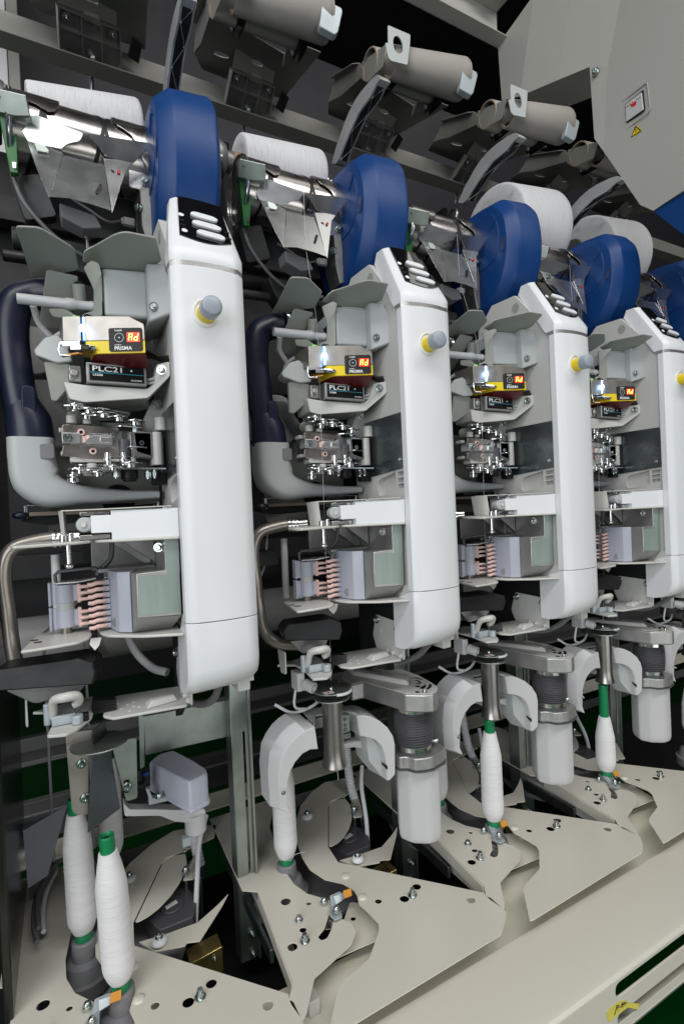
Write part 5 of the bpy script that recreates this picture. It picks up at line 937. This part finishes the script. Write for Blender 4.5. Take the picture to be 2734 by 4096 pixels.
# ------------------------------------------------------------------ suction arm with bellows and canister
sa_ = Thing('suction_arm', (.168, .69, -.34), 'suction arm with black bellows beside the post, its canister nearest the viewer', 'suction arm', 'grey arms with black bellows and white canisters')
ce = V((.1665, .6935, 0)); 
prof = [(.1985, .6665), (.2005, .690), (.190, .722), (.150, .765), (.08, .80), (.02, .80), (.04, .765), (.115, .712), (.140, .682), (.150, .6675), (.165, .660), (.185, .658)]
prof = UL(1, 'N', [(1462, 520), (1460, 555), (1425, 580), (1360, 585), (1290, 583), (1190, 580), (1120, 560), (980, 520), (835, 478), (740, 500), (660, 440), (700, 370), (830, 350), (1060, 385), (1150, 370), (1300, 425), (1400, 480)], 'Z', -.2935)
prof2 = [V(p) for p in rnd(prof, .004, 3)]
g = G().ext([p+V((0, 0, -.028)) for p in prof2], (0, 0, .028)); ab = sa_.part('arm_body', g, 'cast', bevel=.003, seg=3)
g = G().ext([p*1.0+V((0, 0, .0001)) for p in prof2], (0, 0, .0012)); sa_.part('arm_lid', g, 'plate', parent=ab, bevel=.0008)
rdg = [V(p) for p in UL(1, 'N', [(700, 378), (840, 385), (1090, 430), (1215, 450), (1240, 480), (1225, 510), (1165, 505), (1000, 470), (750, 425)], 'Z', -.2922)]
c_ = sum(rdg, V())/len(rdg); g = G().loft([rdg, [c_+(p-c_)*.93+V((0, 0, .007)) for p in rdg], [c_+(p-c_)*.86+V((0, 0, .0085)) for p in rdg]]); sa_.part('arm_ridge', g, 'plate', parent=ab, bevel=.002, seg=3)
for pp in ([(1228, 443), (1290, 440), (1340, 455), (1330, 458), (1280, 447)], [(1260, 460), (1300, 462), (1328, 485), (1322, 492), (1295, 470)], [(1283, 483), (1315, 488), (1312, 494), (1285, 490)], [(1270, 515), (1300, 505), (1320, 510), (1300, 522)], [(1310, 525), (1350, 505), (1352, 500), (1366, 505), (1358, 525), (1335, 535), (1315, 532)], [(1365, 535), (1385, 515), (1388, 495), (1412, 497), (1408, 520), (1385, 540)], [(1268, 560), (1290, 553), (1318, 562), (1292, 570)]):
    sa_.part('vent_slot', G().ext(rnd(UL(1, 'N', pp, 'Z', -.2921), .001, 2), (0, 0, .0003)), 'black', parent=ab)
a = V(U(1, 'N', 1352, 560, 'Z', -.2922)); sa_.part('screw', G().screw(a, (0, 0, 1), .0028), 'bolt', parent=ab)
def band(z, r): return G().lathe(ce+V((0, 0, z)), (0, 0, 1), [(0, r), (0, r+.0012), (.0078, r+.0012), (.0078, r)], 56, cap=False)
bz = sa_.part('hose_band', band(-.3315, .0268), 'steel'); g = G().cyl(ce+V((.026, -.004, -.328)), ce+V((.034, -.012, -.328)), .0038); g.screw(ce+V((.034, -.012, -.328)), (.7, -.7, 0), .003); sa_.part('band_screw', g, 'bolt', parent=bz)
bz = sa_.part('hose_band', band(-.3925, .0268), 'steel'); g = G().cyl(ce+V((.028, -.002, -.389)), ce+V((.036, -.010, -.389)), .0038); g.screw(ce+V((.036, -.010, -.389)), (.7, -.7, 0), .003); sa_.part('band_screw', g, 'bolt', parent=bz)
pr = [(0, .0265)]; zz = .009; nr = 13
for i in range(nr+1):
    e = .0298+.0018*math.sin(math.pi*i/nr); z0 = zz+i*(.0525/nr)
    pr += [(z0-.0013, e-.0032), (z0-.0006, e-.0006), (z0, e), (z0+.0006, e-.0006), (z0+.0013, e-.0032)]
pr += [(.070, .0265)]; g = G().lathe(ce+V((0, 0, -.3935)), (0, 0, 1), pr, 56); sa_.part('bellows', g, 'rubber', ang=80)
g = G().cyl(ce+V((0, 0, -.40)), ce+V((0, 0, -.385)), .027, n=40); sa_.part('bellows_foot', g, 'rubber')
oc = [V((x, y, 0)) for x, y in [(.130, .700), (.131, .684), (.142, .679), (.148, .6655), (.160, .6600), (.176, .657), (.185, .660), (.203, .664), (.212, .672), (.2135, .69), (.205, .72), (.17, .735), (.14, .72)]]
oc = rnd(oc, .004, 3); g = G().ext([p+V((0, 0, -.418)) for p in oc], (0, 0, .0195)); cs = sa_.part('collar_casting', g, 'cast', bevel=.0016)
cn_ = rnd([V((x, y, 0)) for x, y in [(.1385, .705), (.148, .684), (.172, .6655), (.197, .6665), (.203, .690), (.195, .72), (.155, .735)]], [.004, .004, .010, .008, .01, .01, .01], 6)
cc = sum(cn_, V())/len(cn_)
def cring(z, s): return [V((cc.x+(p.x-cc.x)*s, cc.y+(p.y-cc.y)*s, z)) for p in cn_]
g = G().loft([cring(-.4185, 1), cring(-.425, 1), cring(-.525, 1), cring(-.535, .985), cring(-.541, .93), cring(-.543, .85)]); sa_.part('canister', g, 'arch', ang=32)
g = G().ext([p+V((0, 0, -.4205)) for p in [V((cc.x+(q.x-cc.x)*1.04, cc.y+(q.y-cc.y)*1.04, 0)) for q in oc]], (0, 0, .0025)); sa_.part('gasket', g, 'rubber', parent=cs)
sa_.e.location.x += PITCH
for k, lab in ((1, 'suction arm whose canister hangs left of the fourth unit, right of the full bobbin'), (2, 'suction arm with bellows farther back, its canister right of the green bobbin'), (3, 'suction arm cut by the right picture edge')):
    dup(sa_.e, k*PITCH, lab)
# slotted posts between the units
po = Thing('slotted_post', (.245, .83, -.5), 'tall slotted galvanised post right of the nearest unit', 'post', 'galvanised posts between the units')
Y_ = .83
def py(pts, dy=0): return [(p[0], Y_+dy, p[2]) for p in UL(0, 'J', pts, 'Y', Y_)]
o_ = py([(1308, -10), (1318, 300), (1385, 1480)]); o2_ = py([(1395, -10), (1418, 400), (1490, 1470)])
x0, x1 = o_[0][0]+.001, o2_[2][0]-.001; zb2 = -.735; g = G().ext([(x0, Y_, -.20), (x1-.004, Y_, -.20), (x1-.004, Y_, zb2), (x0, Y_, zb2)], (0, .0015, 0), [[(x0+.018, Y_, -.36), (x0+.022, Y_, -.36), (x0+.022, Y_, -.60), (x0+.018, Y_, -.60)]]); g.box((x1-.004, Y_-.006, zb2), (x1, Y_+.02, -.20)); g.box((x0-.001, Y_, zb2), (x0, Y_+.03, -.20)); pp_ = po.part('post', g, 'zinc', bevel=.0005)
for z in (-.275, -.692, -.725): po.part('screw', G().screw(((x0+x1)/2+.003, Y_-.001, z), (0, -1, .0), .0048), 'bolt', parent=pp_)
g = G().ext([((x0+x1)/2-.001, Y_-.0006, z) for z in (-.25, -.262)]+[((x0+x1)/2+.003, Y_-.0006, z) for z in (-.262, -.25)], (0, .0004, 0)); po.part('slot', g, 'black', parent=pp_)
for k, lab in ((1, 'galvanised post behind the second suction arm'), (2, 'galvanised post behind the third suction arm'), (3, 'galvanised post at the far right behind the last canister')): dup(po.e, k*PITCH, lab)

# ------------------------------------------------------------------ nearest unit: brackets instead of a sleeve, actuator
nb = Thing('steel_bracket', (.02, .71, -.32), 'pair of long steel bracket plates hanging over the two nearest bobbins', 'bracket')
def jy(pts, y, k=0): return UL(k, 'J', pts, 'Y', y)
g = G().ext(rnd(jy([(372, 190), (535, 165), (510, 330), (505, 655), (430, 655), (410, 630)], .715), .003), (0, .002, 0)); b1 = nb.part('flat_plate', g, 'mild', bevel=.0006)
for x, y in ((465, 362), (485, 557)): nb.part('screw', G().screw(jy([(x, y)], .7145)[0], (-.1, -1, 0), .0042), 'bolt', parent=b1)
a = jy([(535, 165), (610, 160), (700, 685), (500, 760)], .70); g = G().ext([a[0], (a[1][0], a[1][1]+.03, a[1][2]), (a[2][0], a[2][1]+.03, a[2][2]), a[3]], (.0, .0018, 0)); nb.part('tapered_plate', g, 'dsteel', bevel=.0005)
g = G().cyl((.027, .705, -.276), (.027, .705, -.2742), .033, n=48); nb.part('glass_disc', g, 'zinc', bevel=.0005)
g = G().ext(rnd(jy([(630, 235), (780, 215), (785, 560), (720, 580), (700, 500)], .78), .004), (0, .002, 0)); b2 = nb.part('rear_plate', g, 'zinc', bevel=.0006); nb.part('screw', G().screw(jy([(728, 492)], .779)[0], (-.3, -1, 0), .0045), 'bolt', parent=b2); nb.part('slot', G().ext(rnd(jy([(705, 460), (740, 450), (738, 530), (705, 532)], .7795), .003), (0, .0003, 0)), 'black', parent=b2)
cb_ = solo('cross_beam', G().ext(UL(0, 'J', [(820, 95), (1320, -5), (1320, 205), (830, 315)], 'Y', .86), (0, .003, 0)).ext(UL(0, 'J', [(790, 80), (826, 95), (826, 380), (800, 395)], 'Y', .86), (0, .002, 0)), 'zinc', 'galvanised cross beam reflecting the green floor, behind the nearest unit', 'beam', bevel=.0008)
ac = Thing('actuator', (.14, .8, -.4), 'blue-grey actuator box with a white swing arm behind the nearest bobbins', 'actuator')
q = UL(0, 'J', [(848, 350), (900, 308), (985, 282), (1120, 360), (1180, 395), (1200, 440), (1205, 600), (1085, 638), (960, 560), (850, 495)], 'Y', .80); qf = [V(p) for p in q]
tq = [V(p) for p in UL(0, 'J', [(848, 352), (900, 308), (985, 283), (1105, 345), (1178, 392), (1185, 420), (1078, 472)], 'Z', -.368)]; y2 = tq[6].y; zb3 = U(0, 'J', 1085, 636, 'Y', y2)[2]
tq = rnd(tq, [.004, .004, .006, .006, .006, .006, .004], 3); cq = sum(tq, V())/len(tq)
g = G().loft([[cq+(p-cq)*1.0+V((0, 0, zb3-p.z)) for p in tq], [p+V((0, 0, -.004)) for p in tq], [cq+(p-cq)*.96 for p in tq]]); ax_ = ac.part('actuator_box', g, 'lilac', bevel=.0015, seg=3)
ac.part('box_rim', G().loft([[cq+(p-cq)*1.05+V((0, 0, zb3-p.z-.003)) for p in tq], [cq+(p-cq)*1.05+V((0, 0, zb3-p.z+.002)) for p in tq]]), 'lilac', parent=ax_, bevel=.001)
g = G().ext(rnd(UL(0, 'J', [(830, 505), (850, 560), (850, 600), (960, 575), (960, 560), (870, 560), (850, 510)], 'Y', .79), .001), (0, .01, 0)); ac.part('angle_bracket', g, 'bluez', bevel=.0005); ac.part('bolt', G().screw(UL(0, 'J', [(908, 555)], 'Y', .785)[0], (0, 0, 1), .004), 'bolt')
g = G().ext(rnd(UL(0, 'J', [(708, 588), (740, 625), (900, 625), (1050, 628), (1170, 622), (1165, 700), (1080, 700), (1000, 695), (910, 660), (712, 664)], 'Y', .79), .003), (0, .018, 0)); ar_ = ac.part('swing_arm', g, 'arch', bevel=.002)
c0 = V(UL(0, 'J', [(1112, 640)], 'Y', .80)[0]); g = G().cyl(c0, c0+V((0, 0, -.028)), .0155, n=32); ac.part('arm_hub', g, 'arch', parent=ar_, bevel=.001); g = G().cyl(c0+V((0, 0, -.028)), c0+V((0, 0, -.031)), .012); g.box(c0+V((-.022, -.012, -.040)), c0+V((-.010, 0, -.028))); ac.part('hub_latch', g, 'bluez', parent=ar_, bevel=.0006)
g = G().tube(UL(0, 'J', [(830, 400), (832, 455), (815, 485), (780, 490)], 'Y', .80), .0055, 12, smooth=5); el_ = ac.part('air_elbow', g, 'black'); ac.part('elbow_ring', G().cyl(*[V(p) for p in UL(0, 'J', [(829, 405), (830, 422)], 'Y', .799)], .0065), 'blue', parent=el_)

# ------------------------------------------------------------------ bobbins and their pegs
def bobbin(pos, lab, top=.185, cop=.165, tilt=(0, 0), name=None, peglab='', green_top=None, seed=0):
    base = V(pos); d = V((tilt[0], tilt[1], 1)).normalized(); t = Thing('yarn_bobbin', tuple(base), lab, 'bobbin', 'white yarn bobbins standing on pegs')
    g = G().lathe(base, d, [(-.004, .0112), (.010, .0112), (.012, .009)], 32); g.lathe(base, d, [(.012, .009), (top-.004, .0088), (top-.001, .0088), (top, .0080), (top-.001, .0066), (top-.02, .0066)], 32, cap=False); tbp = t.part('bobbin_tube', g, 'greenp', ang=60)
    t.part('bore', G().cyl(base+d*(top-.006), base+d*(top-.0055), .0066), 'black', parent=tbp)
    rnd_ = random.Random(seed); pr = []; N_ = 46
    for i in range(N_+1):
        h = .0075+(cop-.0075)*i/N_; u = i/N_
        if h < .030: r = .0128+.0065*math.sin((h-.0075)/.0225*math.pi/2)
        else:
            lo = cop-.043; r = .0193-.0008*(h-.03)/(lo-.03) if h < lo else .0185-(.0185-.0108)*((h-lo)/.043)**1.12
        pr.append((h, r*(1+rnd_.uniform(-.008, .008))))
    pr = [(.0070, .0105)]+pr+[(cop+.0005, .0092)]; t.part('yarn', G().lathe(base, d, pr, 48), 'yarn', ang=60)
    if peglab:
        pg = Thing('bobbin_peg', tuple(base), peglab, 'bobbin peg', 'grey pegs carrying the bobbins'); g = G().lathe(base-V((0, 0, .068)), (0, 0, 1), [(0, .034), (.018, .034), (.020, .030), (.036, .024), (.040, .0165), (.062, .0155), (.064, .0135)], 40); pg.part('peg_body', g, 'peg', ang=40)
    return t
X1 = PITCH
g = G(); rr_ = random.Random(3); c = V((X1-.018, .812, -.574)); P = [c+V((math.cos(a*.7)*(.0132+.002*math.sin(a*2.3)), math.sin(a*.7)*(.0132+.002*math.sin(a*1.7)), .002*math.sin(a*3.1))) for a in range(26)]+[c+V((.022, -.012, .003)), c+V((.028, -.014, .002))]
solo('loose_thread', G().tube(P, .0003, 5, smooth=3), 'yarn', 'loose white thread wound round the green foot of the waiting bobbin, second unit', 'thread')
bobbin((.038, .705, -.580), 'full white bobbin with a green top, nearest, held beside the orange clip', .19, .169, (-.045, 0), peglab='grey peg under the nearest full bobbin', seed=1)
bobbin((.0, .815, -.580), 'full bobbin standing behind and left of the nearest bobbin', .193, .172, (-.02, 0), peglab='grey peg under the second nearest bobbin', seed=2)
p_ = U(0, 'J', 640, 905, 'Z', -.58); bobbin((p_[0], p_[1], -.58), 'bobbin mostly hidden behind the steel bracket plates', .19, .17, peglab='grey peg deep behind the bracket plates', seed=3)
bobbin((X1-.018, .812, -.582), 'waiting bobbin half covered by the left arch of the second guard', .19, .17, (0, .0), peglab='dark grey peg below the waiting bobbin in the second unit', seed=4)
bobbin((2*X1+.0215, .705, -.582), 'full white bobbin directly below the steel sleeve of the third unit', .189, .165, peglab='grey peg of the full bobbin in the third unit', seed=5)
bobbin((2*X1-.018, .812, -.582), 'waiting bobbin between canister and arch of the third unit', .19, .17, peglab='grey peg of the waiting bobbin in the third unit', seed=6)
bobbin((3*X1+.0215, .705, -.582), 'partly unwound bobbin with a long bare green top, fourth unit', .187, .120, peglab='grey peg of the bobbin with the long green top', seed=7)
bobbin((3*X1-.018, .812, -.582), 'waiting bobbin hidden behind the arch of the fourth unit', .19, .17, seed=8)
bobbin((4*X1+.0215, .705, -.582), 'bobbin with green top cut by the right picture edge', .187, .118, peglab='grey peg at the right picture edge', seed=9)
solo('yarn_end', G().tube([(X1+.0265, .7025, -.386), (X1+.0275, .7025, -.394), (X1+.030, .7025, -.402), (X1+.0305, .7025, -.414)], .0003, 6, smooth=4), 'labelw', 'loose white yarn end hanging from the empty steel sleeve', 'yarn')

solo('added_dark_sheet', G().box((-.3, .60, -.80), (3.2, 1.14, -.79)), 'dark', 'black sheet added to deepen the shade underneath the bobbin plates', 'dark sheet')  # added sheet, covers the green floor and stands in for deep shade
# ------------------------------------------------------------------ things behind: ducts, pipes, cables
solo('air_duct', G().tube([(-.25, 1.22, -.245), (3.4, 1.22, -.245)], .052, 40), 'duct', 'large round grey air duct running behind the units', 'air duct', ang=60)
g = G().box((-.2, 1.25, -.66), (3.4, 1.27, -.58)); g.box((-.2, 1.20, -.585), (3.4, 1.25, -.58)); g.box((-.2, 1.02, -.63), (3.4, 1.024, -.605)); g.box((-.2, 1.13, -.63), (3.4, 1.134, -.605)); solo('rear_channel', g, 'chan', 'long grey channel frame behind the bobbin plates', 'channel', bevel=.001)
g = G().box((-.2, 1.40, -.56), (3.4, 1.42, -.50)); g.box((-.2, 1.34, -.54), (3.4, 1.40, -.53)); solo('rear_channel', g, 'chan', 'farther grey channel under the round air duct', 'channel', bevel=.001)
g = G().box((-.04, .98, -.56), (-.036, 1.0, -.20)); g.box((.02, .98, -.56), (.024, 1.0, -.20)); g.box((-.09, .97, -.50), (-.036, .985, -.485)); solo('ladder_frame', g, 'lilac', 'narrow lilac grey upright frame behind the nearest bobbins', 'frame', bevel=.0006)
solo('deflector_plate', G().ext([(-.075, .93, -.47), (-.015, .93, -.45), (-.045, .93, -.55), (-.072, .93, -.56)], (0, .002, 0)), 'lilac', 'lilac grey sheet beside the polished end plate', 'sheet', bevel=.0004)
for pts, z, m, lab in [
    ([(150, 812), (205, 822), (255, 850), (285, 905), (290, 975), (255, 1040), (215, 1100), (195, 1200), (195, 1300), (215, 1380)], -.572, 'cable', 'thick grey cable looping down beside the end plate'),
    ([(170, 855), (240, 865), (300, 905), (318, 975), (285, 1045), (258, 1120), (245, 1220), (250, 1320)], -.578, 'wcable', 'white cable bundled with the grey one beside the end plate'),
    ([(366, 905), (310, 940), (262, 1010), (225, 1090), (212, 1190), (222, 1300)], -.566, 'cable', 'thin grey cable branching off towards the rear bobbin')]:
    solo('cable', G().tube(UL(0, 'J', pts, 'Z', z), .0034, 12, smooth=6), m, lab, 'cable', 'cables at the left end')
g = G().tube([(.075, .90, -.15), (.085, .86, -.20), (.105, .82, -.225), (.125, .80, -.232)], .006, 12, smooth=6); solo('cable', g, 'wcable', 'white hose running down to the lower tray of the nearest unit', 'hose')
for k in range(4):
    o = V((k*X1, 0, 0)); m_ = [(.05, 1.02, -.05), (.03, 1.0, -.12), (-.02, .98, -.17), (-.06, .97, -.2)]
    solo('cable', G().tube([V(p)+o for p in m_], .0022, 8, smooth=6), 'wcable', 'thin white cable in the dark behind the '+['nearest', 'second', 'third', 'fourth'][k]+' unit', 'cable', 'thin cables in the dark machine')
    g = G().box((o.x-.02, 1.0, -.04), (o.x+.07, 1.06, .0)); g.box((o.x-.01, .99, -.11), (o.x+.06, 1.05, -.08)); solo('valve_block', g, 'rubber', 'dark valve block behind the '+['nearest', 'second', 'third', 'fourth'][k]+' comb tensioner', 'valve block', 'valve blocks in the dark machine', bevel=.002)
